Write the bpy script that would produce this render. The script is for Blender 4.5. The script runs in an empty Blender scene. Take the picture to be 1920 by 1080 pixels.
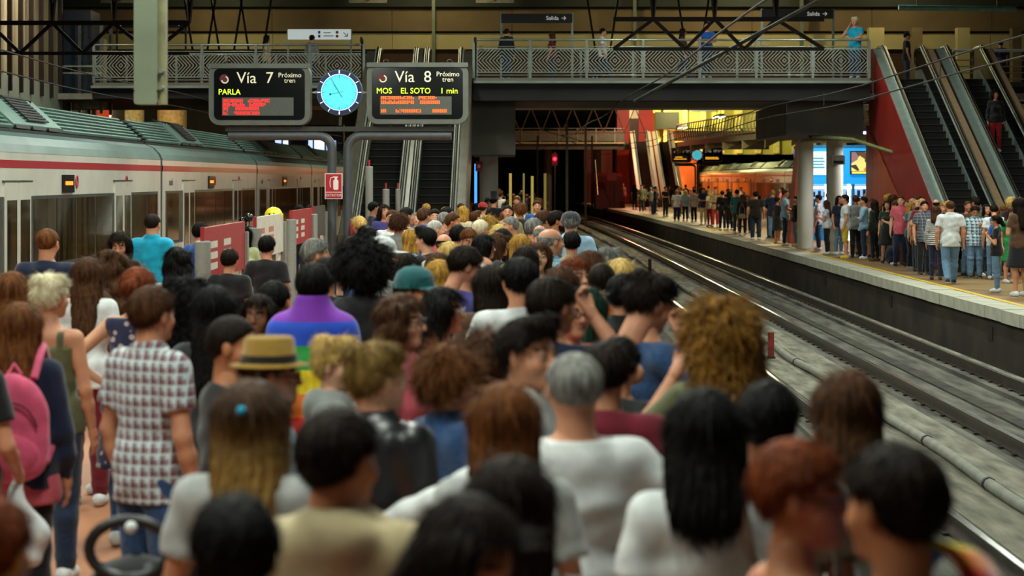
import bpy, bmesh, math, random
import numpy as np
from mathutils import Vector, Matrix, Quaternion, Euler
random.seed(7)
SC = bpy.context.scene
COL = SC.collection
# ---------------------------------------------------------------- camera
F, HX, HY, EYE = 3600.0, 960.0, 335.0, 2.25      # focal length in px, vanishing point, eye height over the platform
cam_d = bpy.data.cameras.new('camera'); cam = bpy.data.objects.new('camera', cam_d); COL.objects.link(cam)
cam.location = (0, 0, EYE); cam.rotation_euler = (math.pi/2, 0, 0)
cam_d.sensor_width = 36; cam_d.lens = 36*F/1920; cam_d.shift_y = -(540-HY)/1920
cam_d.clip_start = .1; cam_d.clip_end = 600
cam_d.dof.use_dof = True; cam_d.dof.focus_distance = 30; cam_d.dof.aperture_fstop = 2.6
SC.camera = cam
# ---------------------------------------------------------------- world, exposure
wd = bpy.data.worlds.new('world'); SC.world = wd; wd.use_nodes = True
wd.node_tree.nodes['Background'].inputs[0].default_value = (.62, .68, .60, 1)
wd.node_tree.nodes['Background'].inputs[1].default_value = .07
SC.view_settings.view_transform = 'Standard'; SC.view_settings.look = 'None'
SC.view_settings.gamma = 1; SC.view_settings.use_curve_mapping = False
SC.view_settings.exposure = 0.12
# ---------------------------------------------------------------- lamps of the station and added fill lamps (area lights inside the luminaires)
LAMPS = []
def lamp_light(x, y, z, power, col=(.93, 1, .88), sx=.35, sy=3.0, top=9.6):
    l = bpy.data.lights.new('tube_light', 'AREA'); l.shape = 'RECTANGLE'; l.size = sx; l.size_y = sy
    l.energy = power; l.color = col
    o = bpy.data.objects.new('tube_light', l); COL.objects.link(o); o.location = (x, y, z-.07)
    LAMPS.append((x, y, z, sx, sy, o, top)); return o
for y_ in (3, 10, 17, 24, 31, 38):
    lamp_light(-4.9, y_, 6.6, 225); lamp_light(-.6, y_+2, 6.6, 265)
for y_ in (18, 26, 34, 41):
    lamp_light(10.6, y_, 6.8, 330)
for y_ in (26, 40): lamp_light(5.6, y_, 7.4, 230)
lamp_light(-12.0, 50.5, 8.3, 170, (1, .9, .72))  # added lamp above the view, brightens the gallery wall
for x_ in (-8.5, -2.5, 3.5, 8.6): lamp_light(x_, 51.6, 8.3, 200 if x_ > -8 else 110)  # added lamps above the view, brighten the bridge railing and people
for y_ in (66, 84, 104, 126): lamp_light(11.2, y_, 5.6, 520, (1, .86, .55))
for y_ in (66, 80, 100): lamp_light(-.2, y_, 5.6, 300, (1, .9, .66))
def point(x, y, z, p, col, r=.15):
    l = bpy.data.lights.new('bulb_light', 'POINT'); l.energy = p; l.color = col; l.shadow_soft_size = r
    o = bpy.data.objects.new('bulb_light', l); COL.objects.link(o); o.location = (x, y, z); return o
# concourse lamps between the bridge and the wall behind it
CONC = [(-9.5, 61.5, 8.3, 60), (-2.6, 61.5, 8.5, 80), (3.2, 61.5, 8.3, 40), (7.6, 61.5, 8.5, 130), (12.5, 61.5, 8.4, 60)]
for x_, y_, z_, p_ in CONC: point(x_, y_, z_, p_*1.5, (1, .84, .46))
# far end: warm sodium lamps
FARL = [(15.0, 176, 4.0, 900, (1, .28, .06)), (9.2, 150, 4.8, 700, (1, .2, .07)), (15, 174, 8.6, 2200, (1, .9, .35)), (19, 166, 8.2, 2600, (.95, .95, .4)), (13.2, 60, 4.2, 60, (1, .42, .12)), (10.6, 160, 8.6, 1500, (1, .7, .45)), (12.4, 120, 7.6, 900, (1, .85, .45))]
lamp_light(11.5, 59.2, 3.3, 160, (.9, .9, 1), .3, 1.6, 3.41)
for x_, y_, z_, p_, c_ in FARL: point(x_, y_, z_, p_, c_, .3)

def W(px, py, Y): return Vector(((px-HX)*Y/F, Y, EYE+(HY-py)*Y/F))
# ---------------------------------------------------------------- materials
def lin(h):
    h = h.lstrip('#'); v = [int(h[i:i+2], 16)/255 for i in (0, 2, 4)]
    return tuple(c/12.92 if c <= .04045 else ((c+.055)/1.055)**2.4 for c in v)+(1,)
MATS = {}
def nodes(name):
    m = bpy.data.materials.new(name); m.use_nodes = True
    return m, m.node_tree, m.node_tree.nodes['Principled BSDF']
def mat(name, hexc, rough=.6, metal=0, var=.25, scale=8, bump=0, spec=.5, stretch=(1, 1, 1), hex2=None, coat=0, sheen=0, trans=0, sss=0):
    if name in MATS: return MATS[name]
    m, nt, b = nodes(name); c = lin(hexc); N = nt.nodes.new; L = nt.links.new
    tc = N('ShaderNodeTexCoord'); mp = N('ShaderNodeMapping'); mp.inputs['Scale'].default_value = stretch
    nz = N('ShaderNodeTexNoise'); nz.inputs['Scale'].default_value = scale; nz.inputs['Detail'].default_value = 4
    L(tc.outputs['Object'], mp.inputs['Vector']); L(mp.outputs[0], nz.inputs['Vector'])
    cr = N('ShaderNodeValToRGB'); c2 = lin(hex2) if hex2 else tuple(min(1, x*(1+var)) for x in c[:3])+(1,)
    cr.color_ramp.elements[0].position = .32; cr.color_ramp.elements[1].position = .68
    cr.color_ramp.elements[0].color = tuple(x*(1-var) for x in c[:3])+(1,) if not hex2 else c; cr.color_ramp.elements[1].color = c2
    L(nz.outputs['Fac'], cr.inputs[0]); L(cr.outputs[0], b.inputs['Base Color'])
    b.inputs['Roughness'].default_value = rough; b.inputs['Metallic'].default_value = metal
    b.inputs['Specular IOR Level'].default_value = spec
    if coat: b.inputs['Coat Weight'].default_value = coat; b.inputs['Coat Roughness'].default_value = .12
    if sheen: b.inputs['Sheen Weight'].default_value = sheen
    if trans: b.inputs['Transmission Weight'].default_value = trans
    if sss: b.inputs['Subsurface Weight'].default_value = sss; b.inputs['Subsurface Radius'].default_value = (.012, .005, .003)
    if bump:
        bp = N('ShaderNodeBump'); bp.inputs['Strength'].default_value = bump; bp.inputs['Distance'].default_value = .02
        L(nz.outputs['Fac'], bp.inputs['Height']); L(bp.outputs[0], b.inputs['Normal'])
    MATS[name] = m; return m
def emit(name, hexc, s):
    if name in MATS: return MATS[name]
    m, nt, b = nodes(name); b.inputs['Base Color'].default_value = lin(hexc)
    b.inputs['Emission Color'].default_value = lin(hexc); b.inputs['Emission Strength'].default_value = s
    MATS[name] = m; return m
def pattern(name, kind, base, c1, c2=None, f=30.0, rough=.8):
    """plaid / stripes / floral / rainbow cloth in object space"""
    if name in MATS: return MATS[name]
    m, nt, b = nodes(name); N = nt.nodes.new; L = nt.links.new
    b.inputs['Roughness'].default_value = rough; b.inputs['Sheen Weight'].default_value = .2
    tc = N('ShaderNodeTexCoord'); sp = N('ShaderNodeSeparateXYZ'); L(tc.outputs['Object'], sp.inputs[0])
    def math_(op, a, v=None, w=None):
        n = N('ShaderNodeMath'); n.operation = op
        for i, q in enumerate((a, v, w)):
            if q is None: continue
            if isinstance(q, (int, float)): n.inputs[i].default_value = q
            else: L(q, n.inputs[i])
        return n.outputs[0]
    def band(sock, fr, lo, hi, ph=0.):
        s = math_('SINE', math_('ADD', math_('MULTIPLY', sock, fr), ph))
        r = N('ShaderNodeMapRange'); r.inputs[1].default_value = lo; r.inputs[2].default_value = hi; L(s, r.inputs[0]); return r.outputs[0]
    def mixc(fac, a, bb):
        n = N('ShaderNodeMix'); n.data_type = 'RGBA'
        L(fac, n.inputs[0])
        for i, q in ((6, a), (7, bb)):
            if isinstance(q, tuple): n.inputs[i].default_value = q
            else: L(q, n.inputs[i])
        return n.outputs[2]
    if kind == 'plaid':
        xx = math_('ADD', sp.outputs[0], math_('MULTIPLY', sp.outputs[1], .6))
        a = mixc(math_('MULTIPLY', band(xx, f, -.55, .05), .7), lin(base), lin(c1))
        a = mixc(math_('MULTIPLY', band(sp.outputs[2], f, -.55, .05), .7), a, lin(c1))
        out = mixc(math_('MULTIPLY', band(xx, f, .86, .95, 1.7), .8), a, lin(c2 or base)); out = mixc(math_('MULTIPLY', band(sp.outputs[2], f, .86, .95, 1.7), .8), out, lin(c2 or base))
    elif kind == 'stripe':
        out = mixc(band(sp.outputs[2], f, .1, .3), lin(base), lin(c1))
    elif kind == 'floral':
        v = N('ShaderNodeTexVoronoi'); v.inputs['Scale'].default_value = f; L(tc.outputs['Object'], v.inputs['Vector'])
        r = N('ShaderNodeMapRange'); r.inputs[1].default_value = .34; r.inputs[2].default_value = .26; L(v.outputs['Distance'], r.inputs[0])
        out = mixc(r.outputs[0], lin(base), lin(c1))
    else:
        cr = N('ShaderNodeValToRGB'); cr.color_ramp.interpolation = 'CONSTANT'
        cols = ['#d81e1e', '#ef7a12', '#e9cf12', '#1f9a3c', '#1d4fd0', '#7a2ab0']; el = cr.color_ramp.elements
        while len(el) < 6: el.new(.5)
        for i, c in enumerate(cols): el[i].position = i/6; el[i].color = lin(c)
        r = N('ShaderNodeMapRange'); r.inputs[1].default_value = c1; r.inputs[2].default_value = c2; L(sp.outputs[{'rainbow': 2, 'rainbowx': 0, 'rainbowy': 1}[kind]], r.inputs[0]); L(r.outputs[0], cr.inputs[0])
        out = cr.outputs[0]
    L(out, b.inputs['Base Color']); MATS[name] = m; return m
# ---------------------------------------------------------------- object helpers
def link(name, me, parent=None, loc=(0, 0, 0), rot=(0, 0, 0)):
    o = bpy.data.objects.new(name, me); COL.objects.link(o)
    o.location = loc; o.rotation_euler = rot
    if parent is not None:
        o.parent = parent
        if parent.name in WC: o.location = Vector(loc)-Vector(parent.location)
    return o
WC = set()          # things whose parts are given in world coordinates
def wthing(*a, **k):
    o = thing(*a, **k); WC.add(o.name); return o
def thing(name, label, cat, loc=(0, 0, 0), rz=0, group=None):
    o = link(name, None, None, loc, (0, 0, rz)); o.empty_display_size = .2
    return tag(o, label, cat, group)
def tag(o, label, cat, group=None):
    o['label'] = label; o['category'] = cat
    if group: o['group'] = group
    return o
def struct(o, label=None):
    o['kind'] = 'structure'
    if label: o['label'] = label; o['category'] = o.name.split('_')[0].split('.')[0]
    return o
class B:
    """collects shapes into one mesh"""
    def __init__(s): s.v = []; s.f = []; s.m = []; s.mi = 0; s.sm = []
    def add(s, vs, fs, smooth=False):
        n = len(s.v); s.v += [tuple(v) for v in vs]
        for f in fs: s.f.append([n+i for i in f]); s.m.append(s.mi); s.sm.append(smooth)
        return s
    def box(s, x0, x1, y0, y1, z0, z1):
        return s.add([(x0, y0, z0), (x1, y0, z0), (x1, y1, z0), (x0, y1, z0), (x0, y0, z1), (x1, y0, z1), (x1, y1, z1), (x0, y1, z1)],
                     [(3, 2, 1, 0), (4, 5, 6, 7), (0, 1, 5, 4), (1, 2, 6, 5), (2, 3, 7, 6), (3, 0, 4, 7)])
    def cbox(s, x0, x1, y0, y1, z0, z1, r, n=4):
        """box with rounded corners in x-z, extruded along y"""
        pts = []
        for cx, cz, a0 in ((x1-r, z1-r, 0), (x0+r, z1-r, 90), (x0+r, z0+r, 180), (x1-r, z0+r, 270)):
            for i in range(n+1):
                a = math.radians(a0+90*i/n); pts.append((cx+r*math.cos(a), cz+r*math.sin(a)))
        return s.prism_xz(pts, y0, y1)
    def prism_xz(s, pts, y0, y1):
        n = len(pts); vs = [(p[0], y0, p[1]) for p in pts]+[(p[0], y1, p[1]) for p in pts]
        return s.add(vs, [tuple(range(n)), tuple(range(2*n-1, n-1, -1))]+[(i, i+n, (i+1) % n+n, (i+1) % n) for i in range(n)])
    def prism_yz(s, pts, x0, x1):
        n = len(pts); vs = [(x0, p[0], p[1]) for p in pts]+[(x1, p[0], p[1]) for p in pts]
        return s.add(vs, [tuple(range(n-1, -1, -1)), tuple(range(n, 2*n))]+[((i+1) % n, (i+1) % n+n, i+n, i) for i in range(n)])
    def bar(s, a, b, w, h=None):
        a = Vector(a); b = Vector(b); d = (b-a).normalized(); h = h or w
        u = d.cross(Vector((0, 0, 1))); u = u.normalized() if u.length > 1e-4 else Vector((1, 0, 0)); t = u.cross(d)
        q = [(-1, -1), (1, -1), (1, 1), (-1, 1)]
        vs = [p+u*i*w/2+t*j*h/2 for p in (a, b) for i, j in q]
        return s.add(vs, [(0, 1, 2, 3), (7, 6, 5, 4)]+[(i+4, (i+1) % 4+4, (i+1) % 4, i) for i in range(4)])
    def tube(s, pts, r, n=8, caps=True):
        pts = [Vector(p) for p in pts]; rs = r if isinstance(r, (list, tuple)) else [r]*len(pts); vs = []; fs = []; up = None
        for i, p in enumerate(pts):
            d = (pts[min(i+1, len(pts)-1)]-pts[max(i-1, 0)]).normalized()
            if up is None: up = Vector((0, 0, 1)) if abs(d.z) < .9 else Vector((0, 1, 0))
            u = d.cross(up)
            if u.length < 1e-5: u = d.cross(Vector((1, 0, 0)))
            u.normalize(); t = u.cross(d).normalized(); up = t
            for k in range(n):
                a = 2*math.pi*k/n; vs.append(p+(u*math.cos(a)+t*math.sin(a))*rs[i])
        for i in range(len(pts)-1):
            for k in range(n): fs.append((i*n+k, i*n+(k+1) % n, (i+1)*n+(k+1) % n, (i+1)*n+k))
        s.add(vs, fs, True)
        if caps: s.add(vs[:n], [tuple(range(n-1, -1, -1))]); s.add(vs[-n:], [tuple(range(n))])
        return s
    def cyl(s, x, y, z0, z1, r, n=16, r1=None):
        return s.tube([(x, y, z0), (x, y, z1)], [r, r if r1 is None else r1], n)
    def lathe(s, prof, n=24, c=(0, 0, 0)):
        vs = [(c[0]+r*math.cos(2*math.pi*k/n), c[1]+r*math.sin(2*math.pi*k/n), c[2]+z) for r, z in prof for k in range(n)]
        fs = [(i*n+k, i*n+(k+1) % n, (i+1)*n+(k+1) % n, (i+1)*n+k) for i in range(len(prof)-1) for k in range(n)]
        return s.add(vs, fs, True)
    def sphere(s, c, r, n=12, sc=(1, 1, 1)):
        prof = [(max(1e-4, math.sin(math.pi*i/n)), -math.cos(math.pi*i/n)) for i in range(n+1)]
        vs = []; m = n*2
        for q, z in prof:
            for k in range(m): vs.append((c[0]+r*sc[0]*q*math.cos(2*math.pi*k/m), c[1]+r*sc[1]*q*math.sin(2*math.pi*k/m), c[2]+r*sc[2]*z))
        return s.add(vs, [(i*m+k, i*m+(k+1) % m, (i+1)*m+(k+1) % m, (i+1)*m+k) for i in range(n) for k in range(m)], True)
    def mesh(s, name, mats):
        me = bpy.data.meshes.new(name); me.from_pydata(s.v, [], s.f)
        for m in (mats if isinstance(mats, (list, tuple)) else [mats]): me.materials.append(m)
        me.polygons.foreach_set('use_smooth', s.sm); me.polygons.foreach_set('material_index', s.m); me.update(); return me
    def obj(s, name, mats, parent=None, loc=(0, 0, 0), rot=(0, 0, 0)):
        return link(name, s.mesh(name, mats), parent, loc, rot)
def boxo(name, m, parent, *a): return B().box(*a).obj(name, m, parent)
def text(name, body, size, m, parent, loc, rot=(math.pi/2, 0, 0), align='CENTER', depth=.004, sx=1.0):
    cu = bpy.data.curves.new(name, 'FONT'); cu.body = body; cu.size = size; cu.extrude = depth; cu.align_x = align; cu.align_y = 'CENTER'; cu.resolution_u = 3
    t = bpy.data.objects.new(name, cu); COL.objects.link(t); bpy.context.view_layer.update()
    me = bpy.data.meshes.new_from_object(t.evaluated_get(bpy.context.evaluated_depsgraph_get()))
    bpy.data.objects.remove(t); bpy.data.curves.remove(cu); me.materials.clear(); me.materials.append(m); me.name = name
    o = link(name, me, parent, loc, rot); o.scale = (sx, 1, 1); return o
def copy_tree(o, parent=None):
    c = o.copy(); COL.objects.link(c); c.parent = parent
    for ch in [q for q in o.children]: copy_tree(ch, c)
    return c
# ================================================================ the setting
def xo(Y): return -max(0., Y-50.)**2*.000125        # the tracks bend to the left far away
concrete = mat('concrete', '#8b8a7c', .85, var=.3, scale=1.6, bump=.15)
bed = mat('dirty concrete', '#2c2b25', .95, scale=3.2, hex2='#66655a', bump=.5, stretch=(1.6, .22, 1))
bed_lt = mat('pale concrete strip', '#4c4b40', .92, scale=3.5, hex2='#8a8775', bump=.4, stretch=(1.5, .3, 1))
grime = mat('oily ballast', '#1c1b16', .95, scale=3, hex2='#3f3b2e', bump=.6)
floor_l = mat('brown platform tile', '#9a6242', .55, scale=.7, hex2='#b57a55', bump=.05)
floor_r = mat('ochre platform tile', '#7a5f3c', .5, scale=.8, hex2='#9a7c50', bump=.05)
coping_m = mat('coping stone', '#9d9c8b', .75, scale=2.5, hex2='#c2c1ae', bump=.15)
yellow = mat('yellow line paint', '#d8b21c', .6, var=.12)
darkwall = mat('dark wall', '#1b1a17', .9, scale=.6, hex2='#2b2924')
brownwall = mat('sooty brown wall', '#1e1912', .95, scale=1.2, hex2='#3a3122', bump=.3)
def ribbon(x0, x1, z0, z1, y0, y1, step=6, bend=True):
    b = B(); ys = np.arange(y0, y1+.01, step); n = len(ys); vs = []
    for y in ys:
        o = xo(y) if bend else 0
        vs += [(x0+o, y, z0), (x1+o, y, z0), (x1+o, y, z1), (x0+o, y, z1)]
    fs = [tuple(range(3, -1, -1)), tuple(range(4*n-4, 4*n))]
    for i in range(n-1):
        for k in range(4): fs.append((i*4+k, i*4+(k+1) % 4, (i+1)*4+(k+1) % 4, (i+1)*4+k))
    b.add([], []); b.add(vs, fs); return b
YE = 206
fl = struct(ribbon(-6.85, .95, -.35, 0, -4, YE).obj('floor_near_platform', floor_l))
fr = struct(ribbon(8.98, 17.4, -.35, 0, -4, YE).obj('floor_far_platform', floor_r))
yl = ribbon(8.99, 9.11, 0, .004, -4, YE).obj('yellow_line', yellow, fr)
yl2 = ribbon(.84, .94, 0, .004, -4, YE).obj('yellow_line', yellow, fl)
struct(ribbon(8.52, 8.9, -1.15, -.2, -4, YE).obj('wall_far_platform_edge', brownwall))
struct(ribbon(1.0, 1.28, -1.15, -.2, -4, YE).obj('wall_near_platform_edge', brownwall))
# coping stones, each its own slab
cs = B().box(-.28, .28, -.592, .592, -.22, 0).mesh('coping_stone', coping_m)
for (xe, par, ya, yb) in ((8.69, fr, 24, 150), (1.14, fl, 2, 80)):
    y = ya
    while y < yb:
        o = link('coping_stone', cs, par, (xe+xo(y)+random.uniform(-.006, .006), y, random.uniform(-.006, .004))); o.rotation_euler.z = math.atan((xo(y-1)-xo(y+1))/2)
        y += 1.2
c_far = ribbon(8.41, 8.97, -.22, 0, 150.6, YE).obj('coping_edge', coping_m, fr)
c_far = ribbon(8.41, 8.97, -.22, 0, -4, 23.4).obj('coping_edge', coping_m, fr)
c_far = ribbon(.86, 1.42, -.22, 0, 80.6, YE).obj('coping_edge', coping_m, fl)
c_far = ribbon(.86, 1.42, -.22, 0, -4, 1.4).obj('coping_edge', coping_m, fl)
# track bed
tb = struct(ribbon(1.0, 8.9, -1.4, -1.06, -4, YE+60).obj('floor_track_bed', grime))
for x0, x1, z, m_ in ((1.55, 2.02, -.84, bed_lt), (2.02, 2.42, -.87, bed), (2.42, 3.64, -.93, bed), (3.64, 4.14, -.87, bed), (4.14, 4.62, -.84, bed_lt),
                      (4.98, 5.44, -.86, bed_lt), (5.44, 5.98, -.87, bed), (5.98, 7.18, -.93, bed), (7.18, 7.62, -.87, bed), (7.62, 7.92, -.84, bed_lt)):
    ribbon(x0, x1, -1.08, z, -4, YE+60).obj('track_slab', m_, tb)
ribbon(2.92, 3.14, -1., -.905, -4, YE).obj('drain_channel', grime, tb); ribbon(6.47, 6.69, -1., -.905, -4, YE).obj('drain_channel', grime, tb)
steel = mat('rail steel', '#4a4238', .35, .8, var=.3, scale=6); shine = mat('polished rail head', '#b9bcbc', .18, 1, var=.1)
for i, x in enumerate((2.22, 3.89, 5.75, 7.42)):
    r = wthing('rail', ['steel rail beside the near platform edge', 'steel rail next to the grey conduit', 'steel rail on the conduit side of far track', 'steel rail below the opposite platform'][i], 'rail', (x, 0, -.87), group='running rails')
    ribbon(x-.07, x+.07, -.872, -.855, -4, YE+60).obj('rail_foot', steel, r); ribbon(x-.012, x+.012, -.856, -.74, -4, YE+60).obj('rail_web', steel, r); ribbon(x-.036, x+.036, -.745, -.70, -4, YE+60).obj('rail_head', steel, r)
    ribbon(x-.026, x+.026, -.701, -.698, -4, YE+60).obj('running_surface', shine, r)
    b = B()
    for k in range(200):
        y = 6+k*.6
        for s in (-1, 1): b.box(x+xo(y)+s*.10-.025, x+xo(y)+s*.10+.025, y-.045, y+.045, -.872, -.845)
    o = b.obj('rail_clips', steel, r); o['kind'] = 'stuff'
# conduit lying along the bed, gently wavy, with clamps
con = mat('grey conduit', '#77776c', .6, var=.2, scale=4); pts = []
for k in range(160):
    y = 8+k*.8; pts.append((4.78+xo(y)+.035*math.sin(y*.9)+.03*math.sin(y*.37), y, -.80+.012*math.sin(y*1.3)))
cd = wthing('conduit', 'grey conduit pipe lying between the two tracks', 'pipe', (4.78, 8, -.86)); B().tube(pts, .062, 8).obj('pipe', con, cd)
for k in range(2, 90, 4): B().tube([Vector(pts[k])-Vector((0, .03, 0)), Vector(pts[k])+Vector((0, .03, 0))], .072, 8).obj('clamp', mat('black clamp', '#17171a', .6), cd)
ribbon(4.62, 4.98, -1.08, -.87, -4, YE).obj('cable_bed', bed_lt, tb)
for px_, py_, Y_, h_ in ((1163, 490, 62, .5), (1384, 600, 33, .45)):
    p = W(px_, py_, Y_); m_ = thing('track_marker', 'short rusty marker post standing by the rail' if Y_ > 40 else 'short red marker post beside the conduit', 'post', (4.45, Y_, -.84))
    B().box(-.05, .05, -.04, .04, 0, h_).obj('post_body', mat('marker rust' if Y_ > 40 else 'marker red', '#3a2a20' if Y_ > 40 else '#7a2420', .7), m_); B().box(-.07, .07, -.06, .06, 0, .04).obj('base_plate', steel, m_)
for k in range(5):
    y = 34+k*9
    b = B().box(8.505, 8.53, y, y+.35, -.62, -.38).obj('wall_box', steel, bpy.data.objects['wall_far_platform_edge'])
# ---------------------------------------------------------------- shell
ceil_m = mat('dark soffit', '#26261f', .9, scale=.4, hex2='#34342b')
struct(B().box(-16, 32, -6, 230, 9.6, 9.9).obj('ceiling', ceil_m))
struct(B().box(-16.3, -16, -6, 230, -1.4, 9.8).obj('wall_left', darkwall)); struct(B().box(32, 32.3, -6, 230, -1.4, 9.8).obj('wall_right', darkwall))
struct(B().box(-16, 32, 229, 229.4, -1.4, 9.8).obj('wall_back', darkwall))
struct(B().box(-16, -6.95, -6, 228, -1.4, -1.06).obj('floor_left_track', grime)); struct(B().box(17.4, 32, -6, 228, -1.4, -1.06).obj('floor_right_track', grime))
tan = mat('tan concrete', '#6c5d42', .85, scale=.9, hex2='#7d6c4c', bump=.2); tan_lit = mat('cream concrete', '#b3a874', .85, scale=.9, hex2='#c3b985', bump=.15); brown = mat('brown wall shadow', '#3a2716', .8, scale=.7, hex2='#4a331e')  # light on the lower panels and shadow below are put into these colours
greenb = mat('dark green beam', '#2b332a', .8, var=.2, scale=.8)
wb = struct(B().box(-16, 32, 64.4, 65, 4.7, 9.6).obj('wall_concourse', brown))
for k in range(12):                        # concrete panels with open joints
    x0 = -16+k*4
    B().box(x0+.008, x0+3.992, 64.0, 64.4, 7.17, 7.92).obj('concrete_panel', tan, wb); B().box(x0+.008, x0+3.992, 64.2, 64.4, 6.58, 7.12).obj('concrete_panel', tan_lit, wb)
B().box(-16, 32, 63.6, 64.4, 7.95, 9.6).obj('edge_beam', greenb, wb)
B().box(-16, 32, 55.6, 64.4, 4.55, 4.72).obj('concourse_floor_slab', concrete, wb)
conc_gray = mat('grey concrete', '#5b5a52', .85, scale=1.2, hex2='#69675e', bump=.12)
post_m = mat('pale green post', '#63705f', .6, var=.15)
for px_ in (813, 1449+54, 1190): B().box(W(px_-3, 0, 63.5).x, W(px_+3, 0, 63.5).x, 63.4, 63.6, 4.72, 9.6).obj('wall_post', post_m, wb)
# boards with a red arrow hung from the beam
for i, px_ in enumerate((225, 690, 928)):
    p = W(px_, 0, 62.5); t = thing('arrow_board', ['white board with red arrow beyond the hanging box post', 'white board with red arrow above grey escalators', 'white board with red arrow above the exit sign'][i], 'sign', (p.x, 62.5, 7.95))
    B().box(-.62, .62, -.04, .04, .02, .95).obj('board', mat('pale board', '#8e9187', .6), t)
    B().add([(-.16, -.05, .22), (0, -.05, .06), (.16, -.05, .22), (0, -.05, .38)], [(0, 1, 2, 3)]).obj('arrow', mat('sign red', '#a01a1a', .5), t)
    for s in (-.5, .5): B().box(s-.02, s+.02, -.02, .02, .95, 1.65).obj('hanger', steel, t)
# left gallery: tan wall with dark mullions, concrete parapet, then a glazed lift
gl = struct(B().box(-13.6, -13.3, 40, 56.2, 4.9, 7.5).obj('wall_gallery', mat('gallery plaster', '#9a8a6a', .8, scale=.8, hex2='#ab9c7c')))
B().box(-13.9, -13.15, 40, 56.2, 3.95, 4.95).obj('parapet', mat('parapet concrete', '#7b8273', .8, scale=.8, hex2='#8d9485'), gl)
B().box(-13.7, -13.1, 40, 56.2, 7.5, 7.62).obj('cornice', mat('pale cornice', '#9bb0a0', .6), gl)
mul = mat('dark brown steel', '#241712', .55, .3, var=.2); mull = B().box(-.06, .06, -.055, .055, 4.55, 9.5).mesh('mullion', mul)
for k in range(14): link('mullion', mull, gl, (-13.12, 41.2+k*1.12, 0))
lf = thing('glass_lift', 'glazed lift shaft with blue panes beside the bridge', 'lift', (-12.72, 56.6, 4.72))
frame_m = mat('lift frame', '#5d625c', .4, .6, var=.15); pane_m = mat('blue lift glass', '#1c2a3a', .1, 0, var=.2, spec=.8)
for x in (-.62, -.02, .62):
    boxo('lift_post', frame_m, lf, x-.045, x+.045, -.045, .045, -.55, 2.15); boxo('lift_post', frame_m, lf, x-.045, x+.045, 1.255, 1.345, -.55, 2.15)
for z in (-.1, .62, .82, 2.1):
    boxo('lift_rail', mat('lift rail', '#9fb3ac', .35, .5), lf, -.64, .64, -.05, -.01, z, z+.045)
for x0 in (-.57, .03):
    for z0, z1 in ((-.05, .6), (.87, 2.08)): boxo('pane', pane_m, lf, x0, x0+.55, -.012, .0, z0, z1)
boxo('lift_cab', mat('lift cab', '#a59c79', .6), lf, -.25, .55, .3, 1.1, -.4, 1.7); boxo('lift_top', mat('lift top blue', '#16243a', .4), lf, -.62, .3, 0, 1.3, 2.15, 2.5)
# ---------------------------------------------------------------- bridge
YB, ZB = 55., 5.14
br = wthing('footbridge', 'dark steel footbridge with patterned railings spanning the tracks', 'bridge', (0, 57.5, 4.4))
dark_st = mat('dark girder', '#121110', .6, .2, var=.3, scale=1.5); gal = mat('galvanised steel', '#8b938c', .35, .7, var=.15, scale=5); lip = mat('grey flange', '#7d857d', .5, .3, var=.2, scale=2)
pan = B(); w_, h_ = .70, .30
t = .05
while t < w_+h_:
    for sx in (-1, 1):
        for sz in (-1, 1):
            xa, za = (t, 0) if t <= w_ else (w_, t-w_); xb, zb = (0, t) if t <= h_ else (t-h_, h_)
            if abs(xa-xb) > .02: pan.bar((sx*xa, 0, sz*za), (sx*xb, 0, sz*zb), .026, .02)
    t += .095
for sx in (-1, 1): pan.bar((sx*w_, 0, -h_), (sx*w_, 0, h_), .022)
for sz in (-1, 1): pan.bar((-w_, 0, sz*h_), (w_, 0, sz*h_), .022)
pan_me = pan.mesh('railing_panel', mat('railing bars', '#8b9288', .45, .2, var=.1))
post_me = B().box(-.035, .035, -.035, .035, 0, 1.08).mesh('railing_post', gal)
for x0, x1, zt in ((-12.0, -4.25, ZB-.14), (-1.1, 10.25, ZB)):
    B().box(x0, x1, YB, 60, zt-.16, zt).obj('deck', conc_gray, br)
    gd = .66 if x0 > -5 else .46
    B().box(x0, x1, YB-.12, YB, zt-gd, zt-.12).obj('girder', dark_st, br)
    B().box(x0, x1, YB-.32, YB-.02, zt-.17, zt-.10).obj('flange', lip, br)
    B().box(x0, x1, YB, 60, zt-gd-.02, zt-gd+.04).obj('soffit', dark_st, br)
    B().box(x0, x1, 59.9, 60, zt-gd, zt).obj('girder', dark_st, br)
    for yy in (YB+.1, 59.8):
        B().tube([(x0, yy, zt+1.09), (x1, yy, zt+1.09)], .032, 8).obj('handrail', gal, br)
        if yy > 58: 
            B().tube([(x0, yy, zt+.5), (x1, yy, zt+.5)], .02, 6).obj('rail_bar', gal, br)
        else:
            for zz in (.9, .08): B().tube([(x0, yy, zt+zz), (x1, yy, zt+zz)], .018, 6).obj('rail_bar', gal, br)
        n = int(round((x1-x0)/1.52)); d = (x1-x0)/n
        for k in range(n+1): link('railing_post', post_me, br, (x0+k*d, yy, zt))
        if yy < 58:
            for k in range(n): o = link('railing_panel', pan_me, br, (x0+(k+.5)*d, yy, zt+.5)); o.scale = ((d-.1)/1.4, 1, 1.12)
B().box(-4.25, -1.1, 57.4, 60, ZB-.2, ZB).obj('landing', conc_gray, br); B().box(-4.25, -1.1, 57.3, 57.4, ZB-.66, ZB-.15).obj('girder', dark_st, br)
B().box(10.25, 17.5, 57.4, 60, ZB-.2, ZB).obj('landing', conc_gray, br); B().box(10.25, 17.5, 57.3, 57.4, ZB-.66, ZB-.15).obj('girder', dark_st, br)
for x in (-4.3, -1.05): B().tube([(x, YB+.1, ZB), (x, YB+.1, ZB+1.1), (x, YB-.25, ZB+1.12), (x, YB-.3, ZB+1.0)], .035, 8).obj('end_rail', dark_st, br)
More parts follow.
